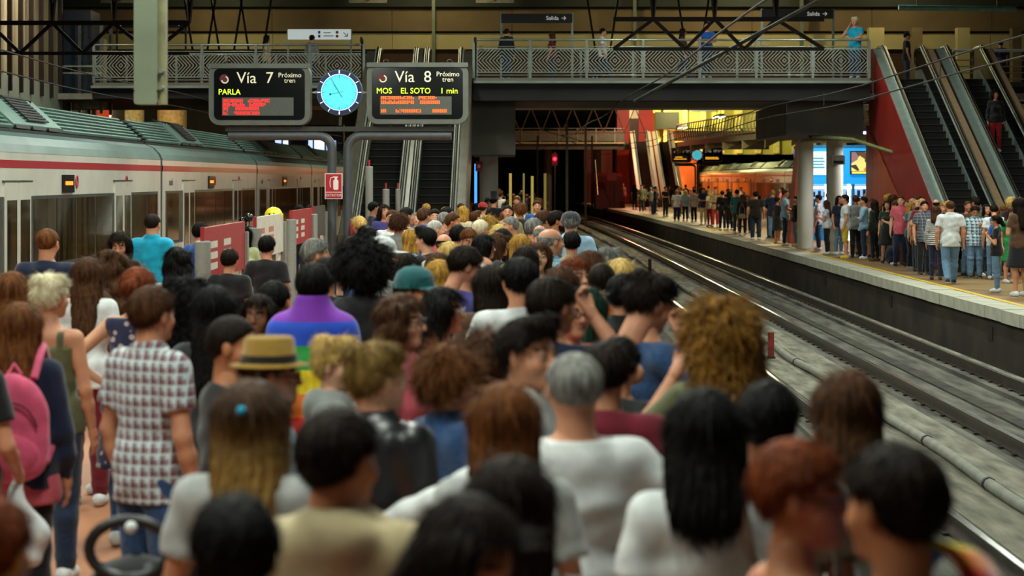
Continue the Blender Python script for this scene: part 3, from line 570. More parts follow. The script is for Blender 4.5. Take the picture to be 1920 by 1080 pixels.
# ================================================================ trains
tw = mat('train white paint', '#c3c6bb', .25, var=.05, scale=2, coat=.4); tr_red = mat('train red stripe', '#9c2230', .3, var=.06, coat=.3); tr_teal = mat('train roof teal grey', '#4b6663', .4, scale=1.2, hex2='#5b7773'); tr_lou = mat('louvre pale teal', '#6f8f86', .45, .2, var=.12); tr_dark = mat('train underside dark', '#12130f', .7); rubber = mat('gangway rubber', '#20221f', .7)
glass = mat('train window glass', '#0b0a07', .06, 0, scale=5, hex2='#4a3a18', spec=1.0, coat=.6, stretch=(1, 1, .12)); door_m = mat('train door grey', '#5b625f', .35, .2, var=.1); pillar = mat('window pillar grey', '#3d4340', .4, .2); led_t = emit('train led', '#ff7a1a', 2.0)  # brown-olive streaks in the glass colour imitate reflections
def train(label, xs, s, y0, ncar, L, lit, logos):
    """xs = side plane facing the platform, s = -1 when the body lies to the left of it"""
    t = wthing('commuter_train', label, 'train', (xs+s*1.45, y0, -1.06))
    X = lambda d: xs+s*d
    def pr(b, pts, ya, yb):
        vs = [(X(d), ya, z) for d, z in pts]+[(X(d), yb, z) for d, z in pts]; n = len(pts)
        fs = [tuple(range(n)), tuple(range(2*n-1, n-1, -1))]+[(i, i+n, (i+1) % n+n, (i+1) % n) for i in range(n)]
        return b.add(vs, fs if s < 0 else [f[::-1] for f in fs])
    lou_me = {}
    for c in range(ncar):
        ya, yb = y0+c*L+.12, y0+(c+1)*L-.12
        body = pr(B(), [(.08, -.55), (0, -.1), (0, 2.36), (0, 2.40), (0, 2.62), (2.9, 2.62), (2.9, -.55)], ya, yb).obj('car_body', tw, t)
        pr(B(), [(-.004, 2.40), (-.004, 2.51), (.03, 2.51), (.03, 2.40)], ya, yb).obj('red_stripe', tr_red, t)
        pr(B(), [(-.004, 2.62), (.05, 2.74), (.16, 2.86), (.32, 2.93), (2.58, 2.93), (2.74, 2.86), (2.85, 2.74), (2.9, 2.62)], ya, yb).obj('roof_curve', tr_teal, t)
        pr(B(), [(.34, 2.92), (.34, 2.98), (2.5, 2.98), (2.5, 2.92)], ya, yb).obj('roof_gap', tr_dark, t)
        pr(B(), [(.40, 2.97), (.88, 3.42), (2.0, 3.42), (2.5, 2.97)], ya+.2, yb-.2).obj('roof_fairing', tr_dark, t)
        u0, u1 = ya+4.2, ya+7.2                      # air-conditioning unit
        for ka, kb in ((ya+.25, u0-.1), (u1+.1, yb-.25)):
            for k in range(7):
                f = k/7; d = .36+.49*f; z = 2.995+.44*f
                pr(B(), [(d, z), (d-.03, z+.035), (d+.01, z+.06), (d+.04, z+.045)], ka, kb).obj('louvre_slat', tr_lou, t)
        un = pr(B(), [(.35, 3.06), (.84, 3.50), (1.9, 3.52), (2.4, 3.0), (.4, 2.98)], u0, u1).obj('roof_unit', tr_lou, t)
        for k in range(9):
            f = .12+k/10; d = .33+.49*f; z = 3.08+.44*f; b = pr(B(), [(d, z), (d-.02, z+.01), (d+.01, z+.04), (d+.03, z+.03)], u0+.95, u1-.75); link('grille_slat', b.mesh('grille_slat', tr_dark), un, tuple(-Vector(un.location)-Vector(t.location)))
        for q in range(3): b = pr(B(), [(.36, 2.99), (.33, 3.0), (.36, 3.07), (.40, 3.09)], u0+.1+q, u0+.9+q); link('unit_vent', b.mesh('unit_vent', tr_dark), un, tuple(-Vector(un.location)-Vector(t.location)))
        for q in range(8): b = B().tube([(X(.80), u0+.2+q*.37, 3.48), (X(1.05), u0+.2+q*.37, 3.55)], .02, 5); link('unit_rib', b.mesh('unit_rib', tr_dark), un, tuple(-Vector(un.location)-Vector(t.location)))
        # window band, doors
        pr(B(), [(-.006, .92), (-.006, 2.0), (.05, 2.0), (.05, .92)], ya+.3, yb-.3).obj('window_band', pillar, t)
        doors = (ya+2.3, ya+9.6); wd_ = 1.45
        y = ya+.45
        while y < yb-1.2:
            inside = [d for d in doors if d-.1 < y+1.25 and y < d+wd_+.1]
            if inside: y = inside[0]+wd_+.18; continue
            e = min([y+1.3]+[d-.16 for d in doors if d > y]+[yb-.45])
            if e-y > .4: pr(B(), [(-.014, .98), (-.014, 1.95), (0, 1.95), (0, .98)], y, e).obj('window', glass, t)
            y = e+.09
        for d in doors:
            for k in range(2):
                a, e = d+k*wd_/2+.012, d+(k+1)*wd_/2-.012
                dd = pr(B(), [(-.02, .02), (-.02, 2.2), (0, 2.2), (0, .02)], a, e).obj('door_leaf', tw if not lit else door_m, t)
                b = pr(B(), [(-.03, .75), (-.03, 1.95), (-.018, 1.95), (-.018, .75)], a+.1, e-.1); link('pane', b.mesh('pane', glass), dd, tuple(-Vector(dd.location)-Vector(t.location)))
            pr(B(), [(-.024, 2.2), (-.024, 2.225), (0, 2.225), (0, 2.2)], d-.08, d+wd_+.08).obj('door_gutter', pillar, t)
        dy = ya+5.7
        pr(B(), [(-.03, 2.03), (-.03, 2.31), (0, 2.31), (0, 2.03)], dy, dy+.75).obj('side_display', mat('display black', '#0b0c0c', .2), t)
        b = B()
        for q in range(9): b.box(X(-.036), X(-.03), dy+.14+q*.055, dy+.14+q*.055+.04, 2.15, 2.21)
        b.obj('display_text', led_t, t)
        if logos:
            for yy in (dy+1.0, yb-3.4): B().tube([(X(-.008), yy+.07*math.cos(a), 2.2+.1*math.sin(a)) for a in np.linspace(0, 6.283, 15)], .014, 4).obj('ring_logo', tr_red, t)
            text('lettering', 'renfe', .2, mat('logo grey', '#5a5f60', .5), t, (X(-.01), ya+.9, 2.18), rot=(math.pi/2, 0, math.pi/2))
        if c < ncar-1: pr(B(), [(.02, -.4), (.015, 2.6), (.06, 2.76), (.34, 2.95), (2.5, 2.95), (2.85, 2.6), (2.85, -.4)], yb, yb+.24).obj('gangway', rubber, t)
        pr(B(), [(.3, -1.02), (.3, -.5), (2.6, -.5), (2.6, -1.02)], ya+1, yb-1).obj('bogie_skirt', tr_dark, t)
    return t
train('white commuter train with red stripe standing at the near platform', -6.97, -1, 9.6, 6, 14.3, False, True)
train('commuter train with red-lit flank standing beyond the opposite platform', 17.6, 1, 64, 9, 15, True, False)
# ================================================================ kiosk, far end
kb = emit('kiosk blue light', '#0a86d8', .9); kw = emit('kiosk white light', '#dff4ff', 2.2); kbm = mat('kiosk blue paint', '#0c6fae', .4)
YK = 70
t = wthing('kiosk', 'bright blue snack kiosk with lit screen under the bridge', 'kiosk', (12.2, YK+1.2, 0))
a = W(1508, 278, YK); c = W(1668, 330, YK)
B().box(a.x, c.x, YK, YK+2.6, 2.05, a.z).obj('fascia', kb, t); B().box(a.x, c.x, YK+.1, YK+2.6, a.z, a.z+.12).obj('roof', kbm, t)
B().box(a.x, c.x, YK+2.4, YK+2.6, 0, 2.05).obj('back_wall', emit('kiosk interior', '#bfe6f2', .55), t); B().box(a.x, c.x, YK+.1, YK+.6, 0, 1.05).obj('counter', kbm, t)
for px_ in (1508, 1550, 1592, 1600, 1640, 1666): x = W(px_, 0, YK).x; B().box(x-.05, x+.05, YK, YK+.12, 0, 2.05).obj('upright', kw if px_ in (1592, 1550) else kbm, t)
x0 = W(1656, 0, YK).x; B().box(x0, x0+.06, YK-.03, YK, 0, 2.0).box(x0+.22, x0+.28, YK-.03, YK, 0, 2.0).box(x0, x0+.28, YK-.03, YK, 1.94, 2.0).obj('red_door_frame', mat('kiosk red', '#9c1528', .4), t)
B().box(a.x+.1, c.x-.3, YK+.05, YK+.2, 1.88, 1.96).obj('light_strip', kw, t)
rnd = random.Random(5)
cols = ['#d8d0b0', '#a03a28', '#e6c03a', '#3a7a4a', '#e8e8e8', '#20406a']
for sh in range(2):
    B().box(a.x+.2, c.x-.4, YK+1.9, YK+2.3, 1.2+sh*.36, 1.23+sh*.36).obj('shelf', kbm, t)
for sh in range(2):
    x = a.x+.25
    while x < c.x-.5:
        h = rnd.uniform(.16, .28); q = thing('snack_packet', 'small coloured packet on a shelf inside the blue kiosk', 'packet', (x, YK+2.05, 1.23+sh*.36), group='packets on the kiosk shelves')
        B().cbox(-.05, .05, -.05, .05, 0, h, .02).obj('wrapper', mat('packet '+cols[len(str(x)) % 6], rnd.choice(cols), .4), q); boxo('seal', white_p, q, -.045, .045, -.052, .052, h-.03, h-.01); x += .21
def screen_mat():
    m, nt, b = nodes('kiosk screen picture'); N = nt.nodes.new; L = nt.links.new
    tc = N('ShaderNodeTexCoord'); nz = N('ShaderNodeTexVoronoi'); nz.inputs['Scale'].default_value = 3.2; L(tc.outputs['Object'], nz.inputs['Vector'])
    cr = N('ShaderNodeValToRGB'); el = cr.color_ramp.elements; el[0].color = lin('#2a1810'); el[1].color = lin('#e8c79a')
    for p, h in ((.25, '#5a3a20'), (.45, '#c89030'), (.6, '#7a4a68'), (.8, '#e0d070')): el.new(p).color = lin(h)
    sp = N('ShaderNodeSeparateColor'); L(nz.outputs['Color'], sp.inputs[0]); L(sp.outputs[0], cr.inputs[0]); L(cr.outputs[0], b.inputs['Emission Color']); b.inputs['Emission Strength'].default_value = 1.3; b.inputs['Base Color'].default_value = (.02, .02, .02, 1)
    return m
a2 = W(1595, 283, YK-.2); c2 = W(1657, 327, YK-.2); sc_ = wthing('advert_screen', 'lit advertising screen with food picture on the kiosk front', 'screen', ((a2.x+c2.x)/2, YK-.1, c2.z))
B().box(a2.x, c2.x, YK-.12, YK-.01, c2.z, a2.z).obj('frame', mat('display black', '#0b0c0c'), sc_); B().box(a2.x+.04, c2.x-.04, YK-.13, YK-.12, c2.z+.12, a2.z-.04).obj('picture', screen_mat(), sc_); B().box(a2.x+.06, c2.x-.5, YK-.13, YK-.12, c2.z+.03, c2.z+.1).obj('caption_bar', emit('caption yellow', '#e8c44a', 1.2), sc_); B().sphere((a2.x+.62, YK-.125, c2.z+.5), .16, 10, (1, .04, .8)).obj('picture_dish', emit('dish dark', '#1d2a26', .5), sc_); B().box(c2.x-.42, c2.x-.08, YK-.135, YK-.12, a2.z-.22, a2.z-.1).obj('picture_title', emit('title white', '#dfe4ff', 1.6), sc_)
a3 = W(1524, 284, YK-.2); c3 = W(1548, 328, YK-.2); ps = wthing('poster', 'pale backlit poster with blue lettering on the kiosk', 'poster', ((a3.x+c3.x)/2, YK-.05, c3.z)); B().box(a3.x-.2, c3.x+.3, YK-.06, YK-.01, c3.z, a3.z).obj('sheet', emit('poster pale', '#b9dcea', 1.0), ps)
for k in range(4): B().box(a3.x-.08, c3.x-.05+.04*(k % 2), YK-.066, YK-.06, a3.z-.28-.11*k, a3.z-.22-.11*k).obj('print', emit('poster ink', '#4a90b8', .5), ps)
lx = W(1600, 250, 60); lx2 = W(1664, 250, 60); t = wthing('strip_lamp', 'violet-white strip lamp under the bridge above the kiosk', 'lamp', ((lx.x+lx2.x)/2, 60, lx.z)); B().box(lx.x, lx2.x, 59.95, 60.1, lx.z-.02, lx.z+.05).obj('tube', emit('violet tube', '#d9ccff', 8), t); B().box(lx.x, lx2.x, 59.98, 60.2, lx.z+.05, lx.z+.16).obj('housing', mat('violet housing', '#3a2a58', .5), t)
tg = wthing('ticket_gate', 'amber-lit glass booth between kiosk and red escalator', 'booth', (13.8, 68, 0)); B().box(13.55, 14.7, 68, 69, 2.05, 2.55).obj('header', mat('booth header', '#8d8a6a', .5), tg); B().box(13.9, 14.2, 67.95, 68, 2.15, 2.42).obj('display', mat('display black', '#0b0c0c'), tg); B().box(13.95, 14.15, 67.93, 67.95, 2.26, 2.31).obj('display_text', led_t, tg)
for x in (13.6, 13.95, 14.3, 14.65): B().box(x-.04, x+.04, 68, 68.1, 0, 2.05).obj('upright', mat('amber metal', '#a8762a', .3, .6), tg)
for x in (13.65, 14.0, 14.35): B().box(x, x+.25, 68.03, 68.05, .1, 2.0).obj('pane', mat('amber glass', '#5a3c10', .1), tg)
# ---- second bridge, red lift tower and far escalators
Y2 = 163; z2 = 5.35
b2 = wthing('far_footbridge', 'pale far footbridge crossing beyond the dark tracks', 'bridge', (6, Y2, z2-.5))
B().box(-4, 22, Y2+1.5, Y2+6, z2-.25, z2).obj('deck', mat('far deck', '#6a6a5a', .8), b2); B().box(-4, 22, Y2+1.3, Y2+1.5, z2-.6, z2).obj('girder', mat('far girder', '#4a4a3e', .7), b2); B().box(-4, 9.6, Y2+1.0, Y2+1.3, z2-.1, z2).obj('flange', mat('far flange', '#b9b890', .5), b2)
for x0, x1 in ((-4, 9.6), (13.3, 22)):
    B().tube([(x0, Y2+1.4, z2+1.2), (x1, Y2+1.4, z2+1.2)], .05, 6).obj('handrail', gal, b2); B().box(x0, x1, Y2+1.4, Y2+1.44, z2+.1, z2+1.0).obj('railing_panel', mat('far railing mesh', '#5c5c4a', .6), b2)
    for k in range(int((x1-x0)/1.6)+1): B().box(x0+k*1.6-.04, x0+k*1.6+.04, Y2+1.36, Y2+1.44, z2, z2+1.2).obj('railing_post', gal, b2)
for x in (3.1, 7.4): B().cyl(x, Y2+4, -1, z2-.25, .35, 12).obj('column', mat('far girder', '#4a4a3e'), b2)
b2t = wthing('far_truss', 'thin lattice truss above the pale far footbridge', 'truss', (0, Y2-6, 7.2))
for k in range(7):
    x = -1+k*1.7; B().bar((x, Y2-6, 6.0), (x+.85, Y2-6, 8.1), .07).obj('diagonal', lip, b2t); B().bar((x+.85, Y2-6, 8.1), (x+1.7, Y2-6, 6.0), .07).obj('diagonal', lip, b2t)
B().bar((-1, Y2-6, 6.0), (11, Y2-6, 6.0), .09).obj('bottom_chord', lip, b2t); B().bar((-1, Y2-6, 8.1), (11, Y2-6, 8.1), .09).obj('top_chord', lip, b2t)
redm = mat('red tower', '#a8201a', .5, var=.12, scale=.6)
tw_ = wthing('lift_tower', 'red lift tower with cream panel behind the far escalators', 'tower', (10.8, Y2+8, 0))
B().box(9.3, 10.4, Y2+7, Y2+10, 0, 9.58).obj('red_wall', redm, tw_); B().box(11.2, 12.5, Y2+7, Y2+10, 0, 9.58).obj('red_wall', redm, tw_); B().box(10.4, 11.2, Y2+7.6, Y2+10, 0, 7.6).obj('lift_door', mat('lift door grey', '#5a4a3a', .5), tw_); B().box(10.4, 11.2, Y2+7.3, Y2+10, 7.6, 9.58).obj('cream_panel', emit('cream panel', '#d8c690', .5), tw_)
esc2 = mat('far escalator cream', '#a89a78', .5, .2, var=.1)
escalator('far escalator with cream sides at the red tower', 10.3, 11.35, 152, 162.5, z2, (esc2, redm), (esc2, esc2), esc2)
escalator('far escalator with cream sides right of its twin', 12.2, 13.25, 152, 162.5, z2, (esc2, esc2), (esc2, esc2), esc2)
cw = struct(B().box(12.7, 31, 178, 178.4, 4.5, 9.6).obj('wall_far_concourse', mat('yellow green wall', '#b5ae52', .7, scale=.5, hex2='#c9c266')))
for k in range(9): B().box(14+k*1.7, 14.5+k*1.7, 177.3, 178, 4.6, 9.6).obj('pilaster', mat('pilaster yellow', '#d0c878', .7), cw)
B().box(13.2, 15.4, 176.9, 177.2, 6.8, 8.4).obj('dark_opening', tr_dark, cw)
struct(B().box(12.8, 17.3, 180, 180.4, 0, 4.9).obj('wall_far_end', mat('orange lit wall', '#b0602a', .6, scale=.4, hex2='#c87838')))
struct(B().box(6.6, 9.2, 176, 200, 0, 4.9).obj('wall_far_red', mat('dark red wall', '#5a100c', .7)))
# side gallery with balusters sweeping towards the camera
ga = wthing('side_gallery', 'curved gallery walkway with baluster railing above the far platform', 'gallery', (15, 120, 4.9))
P0, P1, P2 = Vector((12.9, 150, 0)), Vector((15.4, 118, 0)), Vector((20.5, 78, 0))
def gp(f): return P0*(1-f)**2+P1*2*f*(1-f)+P2*f*f
gm = mat('gallery steel', '#6d6a50', .5, .2, var=.2); pts = [gp(i/14) for i in range(15)]
b = B()
for i in range(14):
    p, q = pts[i], pts[i+1]; b.add([(p.x, p.y, 4.75), (q.x, q.y, 4.75), (q.x, q.y, 5.1), (p.x, p.y, 5.1), (p.x+3, p.y, 4.75), (q.x+3, q.y, 4.75), (q.x+3, q.y, 5.1), (p.x+3, p.y, 5.1)], [(0, 1, 2, 3), (7, 6, 5, 4), (0, 4, 5, 1), (3, 2, 6, 7)])
b.obj('deck', mat('gallery deck', '#4a4534', .8), ga)
B().tube([(p.x, p.y, 6.45) for p in pts], .06, 6).obj('handrail', gm, ga); B().tube([(p.x, p.y, 5.25) for p in pts], .04, 6).obj('rail_bar', gm, ga)
bal = B().tube([(0, 0, 0), (-.12, 0, .45), (-.05, 0, .9), (.0, 0, 1.2)], [.05, .07, .05, .04], 5).mesh('baluster', mat('gallery baluster', '#8f8a6a', .45, .3))
for i in range(70): p = gp(i/69); link('baluster', bal, ga, (p.x, p.y, 5.22))
for i in range(12):
    p = gp(i/11); B().prism_xz([(0, 4.75), (1.2, 4.75), (0, 4.15)], -.1, .1).obj('bracket', mat('gallery bracket', '#8a835e', .6), ga, (p.x, p.y, 0))
tag(B().cbox(-1.1, 1.1, -.05, .05, -.35, .35, .03).obj('info_board', mat('blue grey board', '#4f5c6a', .5), None, tuple(W(1315, 202, 177.24))), 'blue-grey board high on the far concourse wall', 'sign')
t = wthing('spot_lamp', 'small violet-white spot lamp beside the blue-grey board', 'lamp', tuple(W(1336, 197, 168))); p = W(1336, 197, 168); B().sphere(p, .16, 8).obj('bulb', emit('violet spot', '#e6ccff', 14), t); B().tube([p+Vector((0, .1, .1)), p+Vector((0, .2, 1.2))], .05, 6).obj('arm', steel, t)
# far departure boards
led_g = emit('led green', '#46e02a', 1.6); led_a = emit('led amber', '#ffb02a', 2.2)
XF, YF = 347*150/F, 150
ft = info_post('small distant twin departure boards on the opposite platform', XF, YF, EYE+1.85, (('9', '', '', [(.3, 0, .9), (.75, .1, .6)], led_a), ('10', '', '', [(.3, 0, .95), (.6, 0, .9)], led_a)), '')
ft.scale = (.83, .83, 1); clock('small distant glowing clock between the far departure boards', XF, YF+.05, EYE+1.85, .46)
# signal, masts, far wires
t = thing('railway_signal', 'red railway signal glowing over the dark tracks', 'signal', (W(1040, 298, 140).x, 140, 0)); zs = W(1040, 298, 140).z; B().cyl(0, 0, -1, zs+.5, .06, 8).obj('mast', steel, t); B().cbox(-.2, .2, -.1, .1, zs-.5, zs+.4, .08).obj('head', tr_dark, t); B().sphere((0, -.1, zs), .12, 8, (1, .3, 1)).obj('red_lens', emit('signal red', '#ff0a16', 30), t); point(W(1040, 298, 139.4).x, 139.4, zs, 45, (1, .03, .04), .1).name = 'signal_glow'
for i, (px_, Yf) in enumerate(((1063, 110), (1098, 125), (1008, 150), (1110, 150))):
    x = W(px_, 0, Yf).x; t = thing('catenary_mast', 'thin catenary mast standing by the dark far tracks', 'mast', (x, Yf, -1), group='catenary masts'); B().box(-.07, .07, -.07, .07, 0, 6.6).obj('mast', mat('mast brown', '#4a3a2c', .6), t); B().bar((0, 0, 5.6), (-1.6, 0, 6.1), .05).obj('cantilever', steel, t); B().bar((0, 0, 6.2), (-1.6, 0, 6.1), .04).obj('stay', steel, t)
t = wthing('red_staircase', 'dark red staircase with pale handrail before the far escalators', 'stairs', (7.6, 150, 0))
for k in range(14): B().box(6.4, 8.6, 146+k*.32, 151, k*.19, k*.19+.19).obj('step', mat('stair red', '#6e1812', .6), t)
B().tube([(6.5, 146, 1), (6.5, 150.5, 3.7)], .05, 6).obj('handrail', gal, t)
x = W(1147, 0, 145).x; nt_ = wthing('red_notice', 'small red notice board on a post by dark red staircase', 'sign', (x, 145, 0)); B().box(x-.35, x+.35, 144.9, 145, 2.1, 2.7).obj('board', er, nt_); B().cyl(x+.2, 145.04, 0, 2.6, .04, 6).obj('post', steel, nt_)
p = W(898, 312, 58); t = thing('wall_notice', 'small dark red notice by the round column near grey escalators', 'sign', (p.x, 58, p.z)); boxo('panel', er, t, -.1, .1, -.02, .02, -.15, .15); boxo('print', ew, t, -.04, .04, -.03, -.02, -.05, .06)
x = W(892, 0, 58.4).x; tag(B().box(x-.04, x+.04, 58.4, 58.5, 0, 2.7).obj('blue_column_light', emit('blue strip', '#4aa0ff', 1.2)), 'thin blue light strip beside the round column', 'lamp')
# left background: cream columns, orange panel, shop windows beyond the train
for i, (a_, c_, h_) in enumerate(((210, 270, '#c9b980'), (295, 350, '#d0ad6e'))):
    x = W((a_+c_)/2, 0, 80).x; tag(B().cyl(x, 80, -1, 6.2, (c_-a_)/2*80/F, 20).obj('cream_column', mat('cream col%d' % i, h_, .7)), ['wide cream column beyond the train roof', 'wide sandy column beyond the train roof'][i], 'column')
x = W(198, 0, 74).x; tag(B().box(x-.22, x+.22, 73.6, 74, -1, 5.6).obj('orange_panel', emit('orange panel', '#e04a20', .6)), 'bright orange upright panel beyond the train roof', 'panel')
point(-14.6, 76, 4.6, 160, (1, .85, .5), .2); point(-13.0, 76, 4.6, 120, (1, .8, .5), .2)
t = wthing('shop_front', 'lit blue-white shop windows beyond the train roof', 'shop', (-10.5, 98, 0)); B().box(-12.4, -8.6, 98.2, 98.4, 0, 5).obj('facade', mat('shop dark', '#15171c', .5), t)
for i, (x, w_, z, h_) in enumerate(((-12.1, .3, 4.0, .5), (-11.7, .25, 3.7, .5), (-11.2, .9, 3.4, .4), (-10.4, .2, 3.5, .8), (-10.1, .5, 3.6, .7), (-9.5, .5, 3.6, .6))): B().box(x, x+w_, 98.1, 98.2, z, z+h_).obj('window', emit('shop reflection%d' % (i % 3), ['#b0c8ff', '#d8e8ff', '#7f9ac8'][i % 3], 1.4), t)  # glowing panes imitate lamp reflections in the shop windows
# ================================================================ people: smooth distance fields meshed with surface nets
EDG = [((0,0,0),(1,0,0)),((0,1,0),(1,1,0)),((0,0,1),(1,0,1)),((0,1,1),(1,1,1)),((0,0,0),(0,1,0)),((1,0,0),(1,1,0)),((0,0,1),(0,1,1)),((1,0,1),(1,1,1)),((0,0,0),(0,0,1)),((1,0,0),(1,0,1)),((0,1,0),(0,1,1)),((1,1,0),(1,1,1))]
def nets(D, lo, h):
    ins = D < 0
    c = np.zeros(tuple(n-1 for n in D.shape), np.int8)
    for a in (0, 1):
        for b in (0, 1):
            for d in (0, 1): c += ins[a:D.shape[0]-1+a, b:D.shape[1]-1+b, d:D.shape[2]-1+d]
    act = (c > 0) & (c < 8); I, J, K = np.nonzero(act)
    acc = np.zeros((len(I), 3)); cnt = np.zeros(len(I))
    for p, q in EDG:
        v0 = D[I+p[0], J+p[1], K+p[2]]; v1 = D[I+q[0], J+q[1], K+q[2]]; m = (v0 < 0) != (v1 < 0)
        t = np.where(m, v0/np.where(m, v0-v1, 1), 0)[:, None]
        acc += m[:, None]*(np.array(p)+t*(np.array(q)-np.array(p))); cnt += m
    V = np.array(lo)+h*(np.stack([I, J, K], 1)+acc/cnt[:, None])
    ix = -np.ones(c.shape, np.int64); ix[act] = np.arange(len(I)); Q = []
    for ax in range(3):
        s0 = [slice(1, -1)]*3; s1 = [slice(1, -1)]*3; s0[ax] = slice(0, -1); s1[ax] = slice(1, None)
        a, b = ins[tuple(s0)], ins[tuple(s1)]; e = np.stack(np.nonzero(a != b), 1); up = a[tuple(e.T)]
        u, w = [(1, 2), (2, 0), (0, 1)][ax]; base = e.copy(); base[:, u] += 1; base[:, w] += 1
        def cell(du, dw):
            k = base.copy(); k[:, u] -= du; k[:, w] -= dw; return ix[k[:, 0], k[:, 1], k[:, 2]]
        q = np.stack([cell(1, 1), cell(0, 1), cell(0, 0), cell(1, 0)], 1); q[~up] = q[~up][:, ::-1]; Q.append(q)
    return V, np.concatenate(Q)
class SDF:
    def __init__(s, lo, hi, h):
        s.lo = np.array(lo, float); s.h = h; s.n = np.ceil((np.array(hi)-s.lo)/h).astype(int)+1
        s.ax = [s.lo[i]+h*np.arange(s.n[i]) for i in range(3)]; s.D = np.full(tuple(s.n), .3)
    def sl(s, mn, mx):
        a = np.clip(np.floor((np.array(mn)-s.lo)/s.h).astype(int), 0, s.n); b = np.clip(np.ceil((np.array(mx)-s.lo)/s.h).astype(int)+1, 0, s.n)
        return tuple(slice(i, j) for i, j in zip(a, b))
    def co(s, sl): return s.ax[0][sl[0]][:, None, None], s.ax[1][sl[1]][None, :, None], s.ax[2][sl[2]][None, None, :]
    def put(s, sl, d, k, sub):
        A = s.D[sl]
        if A.size == 0: return
        if sub: d = -d; hh = np.clip(.5-.5*(A-d)/k, 0, 1); s.D[sl] = A*(1-hh)+d*hh+k*hh*(1-hh)
        else: hh = np.clip(.5+.5*(A-d)/k, 0, 1); s.D[sl] = A*(1-hh)+d*hh-k*hh*(1-hh)
    def cap(s, a, b, ra, rb=None, k=.02, sub=False, cut=False):
        a = np.array(a, float); b = np.array(b, float); rb = ra if rb is None else rb; m = max(ra, rb)+k+2.5*s.h
        sl = s.sl(np.minimum(a, b)-m, np.maximum(a, b)+m); x, y, z = s.co(sl); d = b-a; L2 = max(d@d, 1e-9)
        tr = ((x-a[0])*d[0]+(y-a[1])*d[1]+(z-a[2])*d[2])/L2; t = np.clip(tr, 0, 1)
        D = np.sqrt((x-a[0]-t*d[0])**2+(y-a[1]-t*d[1])**2+(z-a[2]-t*d[2])**2)-(ra+(rb-ra)*t)
        if cut: D = np.maximum(D, (tr-1)*math.sqrt(L2))
        s.put(sl, D, k, sub); return s
    def ell(s, c, r, k=.02, sub=False):
        c = np.array(c, float); r = np.array(r, float); m = k+2.5*s.h; sl = s.sl(c-r-m, c+r+m); x, y, z = s.co(sl)
        x, y, z = x-c[0], y-c[1], z-c[2]; k0 = np.sqrt((x/r[0])**2+(y/r[1])**2+(z/r[2])**2); k1 = np.sqrt((x/r[0]**2)**2+(y/r[1]**2)**2+(z/r[2]**2)**2)
        s.put(sl, k0*(k0-1)/np.maximum(k1, 1e-6), k, sub); return s
    def full(s): return s.co((slice(None),)*3)
    def clip(s, fn): x, y, z = s.full(); s.D = np.maximum(s.D, fn(x, y, z)); return s
    def disp(s, fn): x, y, z = s.full(); s.D = s.D+fn(x, y, z); return s
    def out(s):
        for i in range(3):
            q = [slice(None)]*3
            for e in (0, -1): q[i] = e; s.D[tuple(q)] = np.maximum(s.D[tuple(q)], s.h*.2)
        return nets(s.D, s.lo, s.h)
def npmesh(name, V, Q, mi=None):
    me = bpy.data.meshes.new(name); n = len(Q); me.vertices.add(len(V)); me.vertices.foreach_set('co', V.astype(np.float32).ravel())
    me.loops.add(4*n); me.loops.foreach_set('vertex_index', Q.astype(np.int32).ravel()); me.polygons.add(n); me.polygons.foreach_set('loop_start', np.arange(0, 4*n, 4, dtype=np.int32))
    me.polygons.foreach_set('use_smooth', np.ones(n, bool))
    if mi is not None: me.polygons.foreach_set('material_index', mi.astype(np.int32))
    me.update(calc_edges=True); return me
ARM = {  # elbow, wrist of the right arm; shoulder at (.185,-.01,1.40)
 'down': ((.245, -.03, 1.11), (.25, .05, .86)), 'hip': ((.41, -.07, 1.17), (.215, .03, 1.02)), 'phone': ((.235, .05, 1.12), (.10, .27, 1.19)), 'cross': ((.245, .09, 1.14), (-.04, .19, 1.15)),
 'head': ((.33, .13, 1.35), (.135, .15, 1.60)), 'ear': ((.32, .10, 1.22), (.135, .09, 1.50)), 'strap': ((.27, .0, 1.12), (.12, .17, 1.28)), 'out': ((.42, .05, 1.25), (.64, .15, 1.14)), 'pole': ((.27, .14, 1.15), (.17, .33, 1.32)), 'rail': ((.24, .20, 1.17), (.08, .36, 1.12)), 'fwd': ((.25, .10, 1.13), (.20, .34, 1.10)), 'carry': ((.26, -.03, 1.12), (.25, .17, .97)), 'pocket': ((.29, -.09, 1.13), (.21, .03, .92))}
LEG = {'stand': (((.095, .012, .49), (.10, -.02, .085)), ((.095, .012, .49), (.10, -.02, .085))), 'relax': (((.10, .07, .49), (.13, .03, .085)), ((.085, .0, .49), (.09, -.03, .085))), 'walk': (((.09, .16, .50), (.09, .22, .09)), ((.09, .0, .49), (.09, -.26, .13)))}
def skel(sex, aR, aL, leg):
    w = 1. if sex == 'm' else .87; J = {'w': w, 'sex': sex}
    for s, a in ((1, aR), (-1, aL)):
        e, r = ARM[a]; q = 'R' if s > 0 else 'L'
        J['s'+q] = np.array((s*.182*w, -.012, 1.405)); J['e'+q] = np.array((s*(e[0]-.185*(1-w)), e[1], e[2])); J['w'+q] = np.array((s*(r[0]-.12*(1-w)*(r[0] > .15)), r[1], r[2]))
    for s, i in ((1, 0), (-1, 1)):
        k, an = LEG[leg][i]; q = 'R' if s > 0 else 'L'
        J['h'+q] = np.array((s*.088, 0, .90)); J['k'+q] = np.array((s*k[0], k[1], k[2])); J['a'+q] = np.array((s*an[0], an[1], an[2]))
    return J
